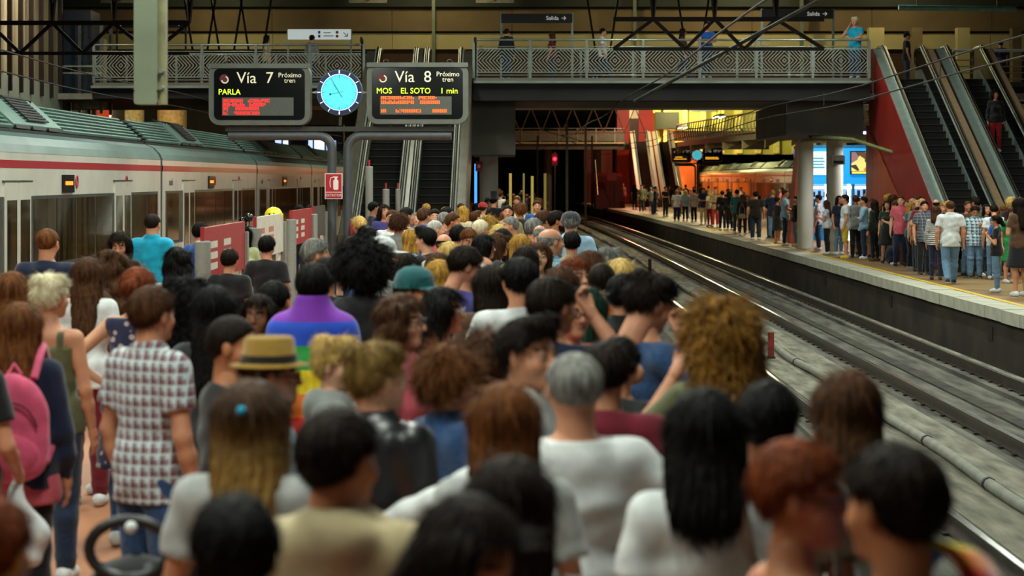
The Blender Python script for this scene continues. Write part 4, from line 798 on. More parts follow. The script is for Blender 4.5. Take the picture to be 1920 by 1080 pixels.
def torso(S, J, g=0., k=.05):
    w = J['w']; f = J['sex'] == 'f'
    S.ell((0, 0, 1.27), (.165*w+g, .108*(w+.04)+g, .20+g), k); S.cap((-.145*w, -.012, 1.405), (.145*w, -.012, 1.405), .058*w+g, None, k)
    S.ell((0, .006, 1.07), ((.148 if not f else .122)+g, (.108 if not f else .095)+g, .17+g), k); S.ell((0, -.005, .93), ((.158 if not f else .168)+g, (.112 if not f else .118)+g, .12+g), k)
    S.cap((0, -.02, 1.42), (0, -.005, 1.52), .07*w+g, .055*w+g*.4, k)
    if f:
        for s in (-1, 1): S.ell((s*.068, .085, 1.255), (.062+g*.6, .058+g*.6, .062+g*.6), .035)
def arms(S, J, g=0., frac=2., k=.035, gw=None):
    """frac: 2 = whole arm, 1 = to the elbow, below 1 = short sleeve"""
    w = .93*J['w']+.07
    for q in 'RL':
        s, e, r = J['s'+q], J['e'+q], J['w'+q]
        if frac < 1: S.cap(s, s+(e-s)*frac, .056*w+g, .052*w+g*1.6, k, cut=True); continue
        S.cap(s, e, .053*w+g, .041*w+g, k)
        if frac > 1: m = e+(r-e)*.35; S.cap(e, m, .041*w+g, .042*w+g, .02); S.cap(m, r if frac >= 2 else e+(r-e)*(frac-1), .042*w+g, .027*w+(g if gw is None else gw), .02, cut=g > 0)
def legs(S, J, g=0., z=1., k=.03):
    for q in 'RL':
        h, n, a = J['h'+q], J['k'+q], J['a'+q]; S.cap(h, n, .088+g, .056+g, k); m = n+(a-n)*.3+np.array((0, -.018, 0)); S.cap(n, m, .054+g, .056+g*1.0, k); S.cap(m, a, .055+g, .036+g*1.5, k)
CA = {}
def cached(key, fn):
    if key not in CA: CA[key] = fn()
    return CA[key]
def head_mesh(sex, h):
    def f():
        S = SDF((-.105, -.135, -.24), (.105, .15, .14), h); m = sex == 'm'
        S.ell((0, -.014, .03), (.077, .098, .088), .02); S.ell((0, .026, -.045), (.060 if m else .056, .066, .074), .035); S.ell((0, .07, -.094), (.026 if m else .02, .02, .02), .03)
        S.cap((-.034, .078, .024), (.034, .078, .024), .012, None, .02); S.ell((-.045, .052, -.03), (.022, .025, .022), .03); S.ell((.045, .052, -.03), (.022, .025, .022), .03)
        for s in (-1, 1): S.ell((s*.032, .097, .004), (.018, .016, .012), .012, True); S.ell((s*.031, .077, .004), (.0145, .0145, .0135), .004); S.ell((s*.079, -.008, -.002), (.010, .020, .032), .008)
        S.cap((0, .088, .012), (0, .108, -.026), .008, .0125, .012); S.ell((-.012, .098, -.03), (.009, .01, .008), .008); S.ell((.012, .098, -.03), (.009, .01, .008), .008)
        S.ell((0, .086, -.057), (.025, .011, .006), .006); S.ell((0, .084, -.067), (.022, .011, .007), .006)
        S.cap((0, -.022, -.05), (0, -.045, -.24), .058 if m else .048, .062 if m else .05, .03)
        V, Q = S.out(); c = V[Q].mean(1); mi = np.zeros(len(Q), int)
        mi[(np.abs(c[:, 2]+.062) < .0095) & (np.abs(c[:, 0]) < .020) & (c[:, 1] > .082)] = 1
        for s in (-1, 1):
            d = np.sqrt((c[:, 0]-s*.031)**2+((c[:, 2]-.004)*1.5)**2); mi[(d < .0135) & (c[:, 1] > .06)] = 3; mi[(d < .007) & (c[:, 1] > .06)] = 2
            mi[(np.abs(c[:, 2]-.028-.004*np.cos((c[:, 0]-s*.033)*60)) < .0055) & (np.abs(c[:, 0]-s*.034) < .02) & (c[:, 1] > .06)] = 4
        return V, Q, mi
    return cached(('head', sex, h), f)
def hand_mesh(kind, h):
    def f():
        S = SDF((-.06, -.065, -.205), (.05, .085, .03), h); c = .3 if kind == 'relax' else .9
        for i, (y, L) in enumerate(((.03, .072), (.01, .082), (-.011, .076), (-.031, .058))):
            S.cap((0, y*.5, 0), (0, y, -.085), .0145, .0125, .012); p = np.array((0, y, -.085)); ang = .15+c*.3
            for j in range(3):
                l = L*(.45, .3, .25)[j]; q = p+l*np.array((-math.sin(ang), 0, -math.cos(ang))); S.cap(p, q, .0098-.001*j, .0092-.001*j, .004); p = q; ang += c*.9
        S.cap((0, .018, -.02), (-.01, .046, -.055), .014, .0115, .012); S.cap((-.01, .046, -.055), (-.022, .05, -.088), .011, .009, .004); S.cap((0, 0, .02), (0, 0, -.02), .026, .026, .02)
        return S.out()
    return cached(('hand', kind, h), f)
def body_mesh(sex, aR, aL, leg, yaw, pitch, lod):
    def f():
        J = skel(sex, aR, aL, leg); h = (.016, .026)[lod]; e = np.array([J[k] for k in J if k not in ('w', 'sex')])
        S = SDF(np.minimum(e.min(0), (-.2, -.2, 0))-.1, np.maximum(e.max(0), (.2, .2, 1.55))+.1, h); S.lo
        torso(S, J); arms(S, J); legs(S, J)
        for q in 'RL': a = J['a'+q]; S.cap(a, a+np.array((0, .13, -.045)), .034, .028, .02); S.cap(a, a+np.array((0, -.03, -.045)), .034, .03, .02)
        Vs, Qs = S.out(); V = [Vs]; Q = [Qs]; M = [np.zeros(len(Qs), int)]; n = len(Vs)
        Vh, Qh, mh = head_mesh(sex, (.0072, .012)[lod]); R = np.array(Euler((math.radians(pitch), 0, math.radians(yaw))).to_matrix())
        V.append(Vh@R.T+np.array((0, .018, 1.635))); Q.append(Qh+n); M.append(mh); n += len(Vh)
        for s, q, ar in ((1, 'R', aR), (-1, 'L', aL)):
            Vn, Qn = hand_mesh('relax' if ar in ('down', 'out') else 'grip', (.0065, .011)[lod]); Vn = Vn.copy()
            if s < 0: Vn[:, 0] *= -1; Qn = Qn[:, ::-1]
            d = J['w'+q]-J['e'+q]; R = np.array(Vector((0, 0, -1)).rotation_difference(Vector(d)).to_matrix()); V.append(Vn*.95@R.T+J['w'+q]); Q.append(Qn+n); M.append(np.zeros(len(Qn), int)); n += len(Vn)
        return npmesh('body', np.concatenate(V), np.concatenate(Q), np.concatenate(M))
    return cached(('body', sex, aR, aL, leg, yaw, pitch, lod), f)
def folds(amp, sd=0):
    def fn(x, y, z): return amp*(np.sin(38*z+9*x+4*np.sin(11*x+sd)+6*y)*.6+np.sin(23*z-17*x+3*np.sin(9*y+13*z+sd))*.7)*np.clip((1.42-z)*3, .25, 1)
    return fn
def top_mesh(kind, sex, aR, aL, lod):
    """kind: tee, long, tank, hoodie, jacket, polo, dress, flag"""
    def f():
        J = skel(sex, aR, aL, 'stand'); h = (.0135, .024)[lod]; e = np.array([J[k] for k in ('sR', 'eR', 'wR', 'sL', 'eL', 'wL')])
        zb = {'dress': .42, 'sundress': .42, 'flag': .5}.get(kind, .74); S = SDF(np.minimum(e.min(0), (-.26, -.24, zb))-.11, np.maximum(e.max(0), (.26, .2, 1.5))+.11, h); S.lo[2] = zb; S.ax[2] = zb+h*np.arange(S.n[2])
        g = {'hoodie': .03, 'jacket': .027, 'tank': .019, 'flag': .035}.get(kind, .017)
        torso(S, J, g, .06); hip = .175 if sex == 'm' else .18
        for z in (1.0, .92, .84, .76): S.ell((0, 0, z), ((.16 if sex == 'm' else .172)+g, .122+g, .13), .05)
        if kind in ('dress', 'sundress'):
            for i in range(6): z = .9-i*.08; S.ell((0, 0, z), (.185+.012*i, .14+.012*i, .09), .05)
        if kind == 'flag':
            arms(S, J, .03, .9, .1); S.cap((0, -.035, 1.42), (0, -.03, 1.56), .125, .092, .08)
            for i in range(5): z = 1.2-i*.13; S.ell((0, -.05, z), (.25+.012*i, .14+.012*i, .16), .09)
        elif kind in ('tank', 'sundress'): pass
        elif kind in ('long', 'hoodie', 'jacket'): arms(S, J, g*.75, 1.95, .05, gw=.012)
        else: arms(S, J, g*.9, .62, .05)
        if kind == 'hoodie': S.ell((0, -.085, 1.46), (.115, .06, .07), .04); S.cap((-.085, .01, 1.47), (.085, .01, 1.47), .035, None, .04); S.ell((0, .03, 1.54), (.055, .06, .06), .02, True)
        if kind == 'polo' or kind == 'jacket':
            for a in np.linspace(.5, 5.78, 12): 
                b_ = a+.48; S.cap((.072*J['w']*math.sin(a), -.012+.068*math.cos(a), 1.495), (.072*J['w']*math.sin(b_), -.012+.068*math.cos(b_), 1.495), .016, None, .012)
        top = 1.475 if kind in ('tee', 'dress', 'long') else 1.45 if kind in ('tank', 'sundress') else 1.60 if kind == 'flag' else 1.53
        hem = {'dress': .5, 'sundress': .5, 'flag': .62, 'tank': .86, 'jacket': .84, 'hoodie': .84}.get(kind, .80 if sex == 'm' else .84)
        S.disp(folds(.0095 if kind == 'long' else .0075 if kind in ('jacket', 'hoodie') else .0062, len(kind)))
        if kind == 'long' and sex == 'm': S.disp(lambda x, y, z: .013*np.sin(19*z+7*x+2*np.sin(6*x+9*z))*np.clip((1.33-z)*4, 0, 1))
        if kind == 'flag': S.disp(lambda x, y, z: .012*np.sin(26*np.arctan2(x, -y-.02)+6*z)*np.clip((1.35-z)*2, 0, 1))
        S.clip(lambda x, y, z: np.maximum(hem-z+0*x, z-top-.35*(y*-1)*(kind == 'tee')+0*x))
        if kind == 'tank': S.clip(lambda x, y, z: np.where(z > 1.36, np.minimum(np.abs(np.abs(x)-.085)-.018, z-1.36)+0*y, -.2)+0*y)
        return npmesh('top', *S.out())
    return cached(('top', kind, sex, aR, aL, lod), f)
def bottom_mesh(kind, sex, leg, lod):
    def f():
        J = skel(sex, 'down', 'down', leg); h = (.017, .026)[lod]; S = SDF((-.3, -.42, .02), (.3, .36, 1.06), h)
        f_ = sex == 'f'; S.ell((0, -.005, .93), ((.158 if not f_ else .168)+.012, (.112 if not f_ else .118)+.012, .13), .05)
        if kind == 'skirt':
            for i in range(7): z = .9-i*.06; S.ell((0, 0, z), (.185+.012*i, .14+.013*i, .08), .05)
            S.clip(lambda x, y, z: np.maximum(.52-z, z-1.0)+0*x+0*y)
        else:
            legs(S, J, .016 if kind != 'tight' else .008); lo = .47 if kind == 'shorts' else .075
            S.disp(lambda x, y, z: .004*np.sin(55*z+8*x+3*np.sin(20*x))*np.exp(-((z-.5)/.12)**2)+.004*np.sin(70*z+5*x)*np.exp(-((z-.12)/.08)**2))
            S.clip(lambda x, y, z: np.maximum(lo-z, z-1.01)+0*x+0*y)
        return npmesh('bottom', *S.out())
    return cached(('bot', kind, sex, leg, lod), f)
def shoe_mesh(lod):
    def f():
        S = SDF((-.07, -.1, -.1), (.07, .21, .05), (.009, .014)[lod]); S.cap((0, -.045, -.04), (0, .12, -.048), .042, .04, .02); S.cap((0, 0, 0), (0, -.02, -.03), .042, .045, .03); S.cap((0, .02, -.01), (0, .09, -.04), .036, .034, .02)
        S.clip(lambda x, y, z: np.maximum(-.084-z, z-.018)+0*x+0*y); V, Q = S.out(); c = V[Q].mean(1); return npmesh('shoe', V, Q, (c[:, 2] < -.06).astype(int))
    return cached(('shoe', lod), f)
def strands(amp, fr, tw=3.):
    def fn(x, y, z):
        a = np.arctan2(x, -(y+.01)); return amp*np.sin(fr*a+tw*np.sin(14*z)+2*np.sin(5*a))
    return fn
def curl(amp, f): return lambda x, y, z: amp*(np.sin(f*x+2*np.sin(f*.7*z))*np.sin(f*y+1.3)+np.sin(f*z+2*np.sin(f*.6*x))*.8)
def hair_mesh(kind, lod):
    def f():
        h = (.0085 if kind not in ('curly', 'afro', 'curlylong') else .0075, .0135)[lod]; lo = -.48 if kind in ('long', 'wavy', 'ponytail') else -.30 if kind in ('bob', 'curlylong', 'mid') else -.16
        S = SDF((-.22, -.27, lo), (.22, .15, .25), h)
        thick = {'crop': .008, 'fade': .010, 'bald': .006}.get(kind, .016); S.ell((0, -.016, .033), (.079+thick, .1+thick, .09+thick), .02)
        hl = {'bald': (.62, .30, -.02)}.get(kind)
        if kind == 'quiff': S.cap((-.03, .055, .115), (.035, .055, .115), .035, None, .04)
        if kind == 'messy':
            for i in range(16): a = i*2.4; S.ell((.06*math.cos(a), -.02+.07*math.sin(a), .09+.02*math.sin(3*a)), (.032, .032, .03), .02)
        if kind in ('curly', 'curlylong', 'afro'):
            r = .026 if kind == 'curly' else .03 if kind == 'curlylong' else .034; sp = .1 if kind == 'curly' else .115 if kind == 'curlylong' else .14; S.ell((0, -.025, .035), (sp, sp, sp), .02)
            for i in range(110):
                z = 1-2*(i+.5)/110; q = math.sqrt(1-z*z); a = i*2.4; rr = r*(.75+.5*((i*37) % 10)/10); S.ell((sp*q*math.cos(a), -.025+sp*1.05*q*math.sin(a), .035+sp*z), (rr, rr, rr*1.2), .012)
        if kind == 'curlylong':
            for i in range(9): S.ell((0, -.05-.006*i, -.02-.027*i), (.115+.004*i, .06, .05), .03)
            for i in range(100): a = math.pi*.1+i*2.4; zz = -.02-.25*(i/100); S.ell((.125*math.cos(a)*(1+.12*(i/100)), -.06-.065*abs(math.sin(a)), zz), (.026, .026, .034), .012)
        if kind in ('bob', 'mid', 'long', 'wavy'):
            L = {'bob': -.15, 'mid': -.24}.get(kind, -.40 if kind == 'long' else -.38)
            for i in range(9):
                t = i/8; z = .03+(L+.02-.03)*t; yb = -.035-.105*t*min(1, -L/.3); S.ell((0, yb, z), (.098+.012*math.sin(3*t)-.022*t*(kind == 'long'), .075-.035*t, .055), .03)
                if t < .75 or kind in ('bob', 'mid'):
                    for s in (-1, 1): S.ell((s*.085, .008-.06*t, z), (.026, .055, .05), .02)
        if kind in ('bun', 'updo'): S.ell((0, -.105, .09 if kind == 'bun' else .02), (.052, .05, .05), .015)
        if kind == 'ponytail':
            p = np.array((0, -.11, .06)); S.ell(p, (.03, .03, .03), .015)
            for i in range(9): q = p+np.array((.004*math.sin(i), -.02 if i < 3 else -.004, -.05)); S.cap(p, q, .03+.012*math.sin(i*.4), None, .02); p = q
        if kind in ('curly', 'curlylong', 'afro', 'wavy'): S.disp(curl(.005 if kind != 'wavy' else .008, 110 if kind != 'wavy' else 48))
        if kind not in ('afro', 'curly'): S.disp(strands(.0045 if kind not in ('crop', 'fade', 'bald') else .001, 30 if lod == 0 else 18))
        # face opening and hairline
        long_ = kind in ('bob', 'mid', 'long', 'wavy', 'curlylong', 'afro')
        if kind == 'bald': S.clip(lambda x, y, z: np.maximum(np.maximum(z-.045-.12*(-y-.02), (y-.02)*.8-(z+.0)*.3), -.075-z)+0*x)
        elif long_:
            S.clip(lambda x, y, z: np.where(z > .075, -.1, np.minimum(.072-np.abs(x)+.25*np.clip(-z, 0, .1), (y+.015)+0*z))+0*x)
            S.ell((0, .10, -.03), (.062, .075, .095), .01, True); S.clip(lambda x, y, z: y-.085+0*x+0*z)
        else:
            dn = -.085 if kind != 'fade' else -.06
            S.clip(lambda x, y, z: np.maximum((y-.052)*.62-(z-.052)*.78+0*x, np.where(y < -.06, dn-z, -.3)+0*x))
            for s in (-1, 1): S.ell((s*.095, -.008, -.002), (.03, .026, .036), .008, True)
            if kind == 'ponytail' or kind in ('bun', 'updo'): pass
        V, Q = S.out(); rs = np.random.RandomState(len(kind)*7+lod); n = {'fade': 1400, 'crop': 1400, 'bald': 500}.get(kind, 3000) if lod == 0 else 420
        n = int(n*(1.5 if kind in ('long', 'wavy', 'curlylong', 'afro', 'mid') else 1)); fi = rs.randint(0, len(Q), n); P = V[Q[fi]]; c = P.mean(1); nn = np.cross(P[:, 2]-P[:, 0], P[:, 3]-P[:, 1]); nn /= np.linalg.norm(nn, axis=1)[:, None]+1e-9
        fl = c-np.array((0, -.045, .135)); fl[:, 2] -= .02
        if kind in ('long', 'wavy', 'mid', 'bob', 'ponytail', 'curlylong'): fl = fl*np.clip(1.2+c[:, 2:3]*8, .0, 1)+np.array((0, -.03, -.2))*np.clip(1-(c[:, 2:3]+.02)*12, 0, 1)
        fl += rs.normal(0, .25 if kind in ('messy', 'curly', 'curlylong', 'afro', 'wavy') else .06, fl.shape)*np.linalg.norm(fl, axis=1)[:, None]
        fl -= nn*(fl*nn).sum(1)[:, None]; fl /= np.linalg.norm(fl, axis=1)[:, None]+1e-9; sd = np.cross(nn, fl)
        Ln = {'crop': .012, 'fade': .014, 'bald': .014, 'short': .034, 'quiff': .036, 'messy': .042, 'bun': .05, 'updo': .05}.get(kind, .075)*rs.uniform(.6, 1.3, n)[:, None]; w = (.0016 if lod == 0 else .0034)*rs.uniform(.7, 1.4, n)[:, None]
        cu = {'curly': .9, 'afro': 1., 'curlylong': .9, 'wavy': .35}.get(kind, .06); ph = rs.uniform(0, 6.28, n)[:, None]; strips = []
        for i in range(5):
            t = i/4; ctr = c-nn*.002+fl*Ln*t+nn*(.004*math.sin(t*2.6)-.35*Ln*t*t*(kind not in ('messy', 'quiff', 'curly', 'afro', 'curlylong')))+cu*.012*(sd*np.sin(ph+t*7)+nn*(.5+.5*np.cos(ph+t*7)))*t
            ww = w*(1-.75*t); strips += [ctr-sd*ww, ctr+sd*ww]
        A = np.stack(strips, 1).reshape(-1, 3); b0 = len(V)+np.arange(n)[:, None]*10; QQ = np.concatenate([b0+np.array([[2*i, 2*i+1, 2*i+3, 2*i+2]]) for i in range(4)])
        return npmesh('hair', np.concatenate([V, A]), np.concatenate([Q, QQ]))
    return cached(('hair', kind, lod), f)
def beard_mesh(lod):
    def f():
        S = SDF((-.1, -.03, -.17), (.1, .13, .03), (.007, .012)[lod]); S.ell((0, .026, -.05), (.066, .074, .082), .02); S.ell((0, .072, -.1), (.032, .026, .028), .02); S.ell((0, .1, -.058), (.02, .02, .008), .006, True)
        S.clip(lambda x, y, z: np.maximum(np.where(np.abs(x) < .05, z+.044, z+.005)+0*y, .005-y)+0*x); return npmesh('beard', *S.out())
    return cached(('beard', lod), f)
def hat_mesh(kind):
    def f():
        b = B()
        if kind == 'cap':
            b.lathe([(.001, .155), (.05, .148), (.085, .12), (.101, .075), (.105, .035)], 20, (0, -.014, 0)); vs = []; n = 11
            for k in range(n):
                a = math.radians(-62+124*k/(n-1)); vs += [(.1*math.sin(a), -.014+.1*math.cos(a), .045), (.105*math.sin(a), -.014+.105*math.cos(a)+.085*max(0, math.cos(a*1.25)), .03)]
            b.add(vs, [(2*i, 2*i+1, 2*i+3, 2*i+2) for i in range(n-1)]); b.sphere((0, -.014, .156), .009, 5)
        elif kind == 'straw': b.lathe([(.001, .15), (.045, .152), (.078, .16), (.088, .15), (.098, .06), (.1, .058), (.136, .05), (.138, .044), (.1, .042)], 24, (0, -.014, 0)); b.mi = 1; b.lathe([(.1015, .062), (.0985, .09)], 24, (0, -.014, 0)); b.mi = 0
        else: b.lathe([(.001, .24), (.09, .24), (.094, .23), (.1, .06), (.16, .05), (.16, .042), (.1, .042)], 24, (0, -.014, 0))
        for v in range(len(b.v)): x, y, z = b.v[v]; b.v[v] = (x, (y+.014)*1.12-.014, z)
        return b.mesh('hat', [])
    return cached(('hat', kind), f)
def glasses_mesh():
    def f():
        b = B()
        for s in (-1, 1): b.tube([(s*.033+.024*math.cos(a), .104, .004+.018*math.sin(a)) for a in np.linspace(0, 2*math.pi, 13)], .003, 5, False); b.tube([(s*.056, .102, .008), (s*.078, .06, .008), (s*.084, -.005, .006)], .003, 5)
        b.tube([(-.01, .106, .006), (.01, .106, .006)], .003, 5); return b.mesh('glasses', [])
    return cached('glasses', f)
# ---------------------------------------------------------------- cloth, hair, skin
HEX = {'white': '#d2d6d6', 'black': '#131316', 'navy': '#15203a', 'grey': '#7c807e', 'light grey': '#a3a6a4', 'charcoal': '#2b2d30', 'maroon': '#6a1424', 'red': '#a01c20', 'pink': '#d6567a', 'coral': '#c85a68', 'turquoise': '#0f9fc4', 'blue': '#1f4f98', 'light blue': '#8fb4cc', 'olive': '#5e6040', 'sage': '#a4ae7e', 'green': '#1f7a40', 'beige': '#b3a47e', 'cream': '#cfc6a4', 'yellow': '#cfb01e', 'straw': '#8f6f2a', 'brown': '#4e3420', 'purple': '#3a3676', 'peach': '#c98470', 'orange': '#c8641e', 'teal': '#1c5a5e', 'khaki': '#8d7d58', 'dark green': '#1c2a1c', 'denim blue': '#2c4a74', 'pale denim': '#5f7f9c', 'dark denim': '#1c2c46'}
SKIN = {0: '#c98c6c', 1: '#b87852', 2: '#d9a283', 3: '#8a5434', 4: '#a8684a'}
HAIRC = {'black': ('#070605', '#13100e'), 'dark': ('#0e0907', '#241810'), 'brown': ('#2c1a0f', '#573720'), 'chestnut': ('#3e2010', '#7a4a22'), 'auburn': ('#4a1f10', '#84401c'), 'gold': ('#7a5420', '#c09540'), 'blond': ('#a8823e', '#e0c27a'), 'platinum': ('#c9bd94', '#efe8cc'), 'grey': ('#4f4f4c', '#95948e'), 'white': ('#9a9890', '#d0cec6'), 'ombre': ('#2c1c10', '#a5762e'), 'green': ('#0e2018', '#24483a'), 'dark blond': ('#54401f', '#94763e'), 'honey': ('#3f2610', '#a5742c')}
def cloth(c):
    if c in MATS: return MATS[c]
    den = 'denim' in c; return mat('cloth '+c, HEX[c], .85, 0, .16 if not den else .3, 14 if not den else 60, bump=.12, sheen=.25, spec=.25)
def skin(i): return mat('skin %d' % i, SKIN[i], .5, 0, .08, 14, spec=.4, sss=.12)
def hairm(c):
    if c == 'ombre' and 'hair ombre' not in MATS:
        m = mat('hair ombre', '#2c1c10', .62, 0, .3, 60, bump=.5, spec=.22, stretch=(1, 1, .1), hex2='#4a3018'); nt = m.node_tree; L = nt.links.new; b = nt.nodes['Principled BSDF']; old = b.inputs['Base Color'].links[0].from_socket
        tc = nt.nodes.new('ShaderNodeTexCoord'); sp = nt.nodes.new('ShaderNodeSeparateXYZ'); mr = nt.nodes.new('ShaderNodeMapRange'); mx = nt.nodes.new('ShaderNodeMix'); mx.data_type = 'RGBA'
        L(tc.outputs['Object'], sp.inputs[0]); L(sp.outputs[2], mr.inputs[0]); mr.inputs[1].default_value = .03; mr.inputs[2].default_value = -.32; L(mr.outputs[0], mx.inputs[0]); L(old, mx.inputs[6]); mx.inputs[7].default_value = lin('#b08a44'); L(mx.outputs[2], b.inputs['Base Color'])
    return mat('hair '+c, HAIRC[c][0], .62, 0, .3, 60, bump=.5, spec=.12, stretch=(1, 1, .1), hex2=HAIRC[c][1])
pattern('red plaid', 'plaid', '#c2d0d6', '#661424', '#d8eef2', 122.); pattern('blue plaid', 'plaid', '#24506e', '#b9cdd4', '#0c2236', 80.); pattern('pale blue plaid', 'plaid', '#a6c8d6', '#5c90ac', '#2c4a6a', 85.); pattern('dark plaid', 'plaid', '#23262c', '#4a4e58', '#8a8e96', 85.); pattern('navy floral', 'floral', '#1a2048', '#b9a8a8', None, 17.); pattern('white floral', 'floral', '#b9b6b8', '#3a3440', None, 20.); pattern('striped', 'stripe', '#cfccc4', '#26262c', None, 130.); pattern('rainbow', 'rainbow', '', .84, 1.585); pattern('rainbow strip', 'rainbowx', '', .16, -.16)
mat('leather', '#15161a', .35, 0, .3, 12, bump=.2)
lips = mat('lips', '#96594a', .45); eyed = mat('iris', '#1a0f0a', .15); eyew = mat('eye white', '#a89c90', .3)
def place_head(o, root, yaw, pitch): o.parent = root; o.location = (0, .018, 1.635); o.rotation_euler = (math.radians(pitch), 0, math.radians(yaw))
def om(o, mats):
    """materials on the object, so that people can share meshes"""
    me = o.data
    while len(me.materials) < len(mats): me.materials.append(None)
    for i, m in enumerate(mats): o.material_slots[i].link = 'OBJECT'; o.material_slots[i].material = m
TAKEN = []
def person(loc, H, hd, label, sex='m', hair='short', hc='dark', top='tee', tc='black', bot='trousers', bc='dark denim', aR='down', aL='down', leg='stand', yaw=0, pitch=0, sk=0, sh='white', hat=None, hatc='black', glasses=False, beard=False, lod=0, group=None, width=1., roll=0):
    root = thing('person', label, 'person', loc, -math.radians(hd), group); k = H/1.75; root.scale = (k*width, k*width, k)
    if roll: root.rotation_euler.x = 0
    b = link('body', body_mesh(sex, aR, aL, leg, yaw, pitch, lod), root); om(b, [skin(sk), lips, eyed, eyew, hairm(hc)])
    if hair != 'none':
        o = link('hair', hair_mesh(hair, lod), root); om(o, [hairm(hc)]); place_head(o, root, yaw, pitch)
    tn = {'tee': 'shirt', 'polo': 'shirt', 'long': 'shirt', 'tank': 'camisole', 'sundress': 'dress', 'flag': 'flag'}.get(top, top)
    o = link(tn, top_mesh(top, sex, aR, aL, lod), root); om(o, [cloth(tc)])
    if 'dress' not in top or bot != 'none': o = link({'tight': 'trousers'}.get(bot, bot), bottom_mesh(bot, sex, leg, lod), root); om(o, [cloth(bc)])
    J = skel(sex, aR, aL, leg)
    for q in 'RL': o = link('shoe', shoe_mesh(lod), root, tuple(J['a'+q]+np.array((0, .0, 0)))); om(o, [cloth(sh), cloth('white' if sh != 'brown' else 'brown')])
    if beard: o = link('beard', beard_mesh(lod), root); om(o, [hairm(hc)]); place_head(o, root, yaw, pitch)
    if hat: o = link('hat', hat_mesh(hat), root); om(o, [cloth(hatc), cloth('black')]); place_head(o, root, yaw, pitch)
    if glasses: o = link('glasses', glasses_mesh(), root); om(o, [mat('glasses frame', '#15120f', .3)] if glasses is True else [cloth(glasses)]); place_head(o, root, yaw, pitch)
    TAKEN.append((loc[0], loc[1], loc[2])); return root
def free(x, y, z, r): return all((x-a)**2+(y-b)**2 > r*r or abs(z-c) > .5 for a, b, c in TAKEN)
# ================================================================ the crowd on the near platform
GN = 'people waiting on the near platform'; GF = 'people waiting on the opposite platform'
PPL = {}
def q(px, py, s, hd, label, key=None, **kw):
    best = None; found = False
    for rad in (.46, .41, .36, .32):
        for f in (1, 1.03, .97, 1.06, .94, 1.09, .92):
            s2 = s*f; H = EYE-(py-HY)/s2; x, y = (px-HX)/s2, F/s2
            if not 1.46 < H < 1.93: continue
            if best is None: best = (x, y, H)
            if free(x, y, 0, rad) and x < 1.15: best = (x, y, H); found = True; break
        if found: break
    if best is None: s2 = (py-HY)/.6; best = ((px-HX)/s2, F/s2, EYE-.6)
    x, y, H = best
    r = person((x, y, 0), H, hd, label, lod=0 if y < 27 else 1, group=GN, **kw)
    if key: PPL[key] = (r, x, y, H, hd)
    return r
f_, m_ = dict(sex='f'), dict(sex='m')
# ---- left cluster
q(282, 545, 415, 38, 'person in red and white plaid shirt and blue jeans', 'plaid', tc='red plaid', top='polo', bc='denim blue', hair='short', hc='brown', aL='down', aR='down', yaw=0, sh='maroon', width=1.0)
q(35, 575, 395, -8, 'person in navy denim jacket over coral top wearing a pink backpack', 'pack', sex='f', hair='long', hc='chestnut', top='jacket', tc='navy', bc='black', bot='tight', yaw=0, sh='black')
q(95, 522, 335, 8, 'person in grey-olive camisole with bare shoulders and dark jeans', 'cami', sex='f', hair='messy', hc='platinum', top='tank', tc='olive', bc='dark denim', aR='down', sh='white', yaw=-30)
q(22, 516, 318, 5, 'person in cream blouse behind the pink backpack wearer', sex='f', hair='bob', hc='chestnut', top='tee', tc='cream', bc='navy')
q(88, 432, 215, 8, 'person in plain navy T-shirt facing the train windows', hair='fade', hc='chestnut', tc='navy', bc='charcoal', width=1.1)
q(163, 488, 272, 0, 'person in white shirt with red hem facing the train', sex='f', hair='long', hc='brown', tc='white', bc='maroon')
q(207, 474, 262, -70, 'person in brown top turned sideways by the train', sex='f', hair='wavy', hc='brown', tc='brown', sk=2)
q(224, 482, 245, -10, 'person in khaki top beside the floral dress wearer', sex='f', hair='mid', hc='brown', tc='khaki')
q(225, 438, 185, 180, 'person in black top looking down beside the train door', sex='f', hair='bob', hc='dark', tc='black', pitch=-25, aR='phone', aL='phone', sk=2)
q(285, 403, 155, 12, 'person in turquoise polo shirt facing the train', hair='crop', hc='dark', top='polo', tc='turquoise', width=1.08, aR='down')
q(333, 468, 236, -5, 'person in white top beside the first grey barrier post', sex='f', hair='wavy', hc='black', tc='white', bc='black')
q(257, 507, 305, 8, 'person in navy floral dress with hand on hip', 'floral', sex='f', hair='updo', hc='auburn', top='sundress', tc='navy floral', bot='tight', bc='denim blue', aL='hip', aR='strap', width=1.1, sk=2)
q(350, 541, 350, 25, 'person in white dress gesturing with both hands', sex='f', hair='curlylong', hc='black', top='sundress', tc='white', bot='tight', bc='white', aR='phone', aL='strap', sk=1, sh='maroon')
q(400, 543, 352, 5, 'person in charcoal top between plaid shirt and smiling person', sex='f', hair='long', hc='black', top='long', tc='charcoal', bc='black')
q(483, 558, 345, 160, 'person in black top smiling towards the camera', sex='f', hair='long', hc='dark', tc='black', sk=3, yaw=-30)
q(513, 533, 330, 20, 'person in black jacket behind the smiling person', hair='short', hc='black', top='jacket', tc='black', sk=1)
q(432, 600, 475, 70, 'person in black T-shirt beside the straw hat', hair='fade', hc='dark', tc='black', bc='dark denim', sk=1, yaw=-30)
q(503, 652, 510, 80, 'person in straw hat and glasses with light blue shirt', hair='short', hc='brown', tc='light blue', hat='straw', hatc='straw', glasses=True, sk=0)
q(588, 500, 345, 5, 'person wrapped in a rainbow flag', 'flag', hair='short', hc='black', tc='charcoal', bc='black', sex='f')
q(680, 474, 295, -40, 'person in dark grey T-shirt left of the teal cap', sex='f', hair='afro', hc='black', tc='charcoal', sk=3, width=1.05)
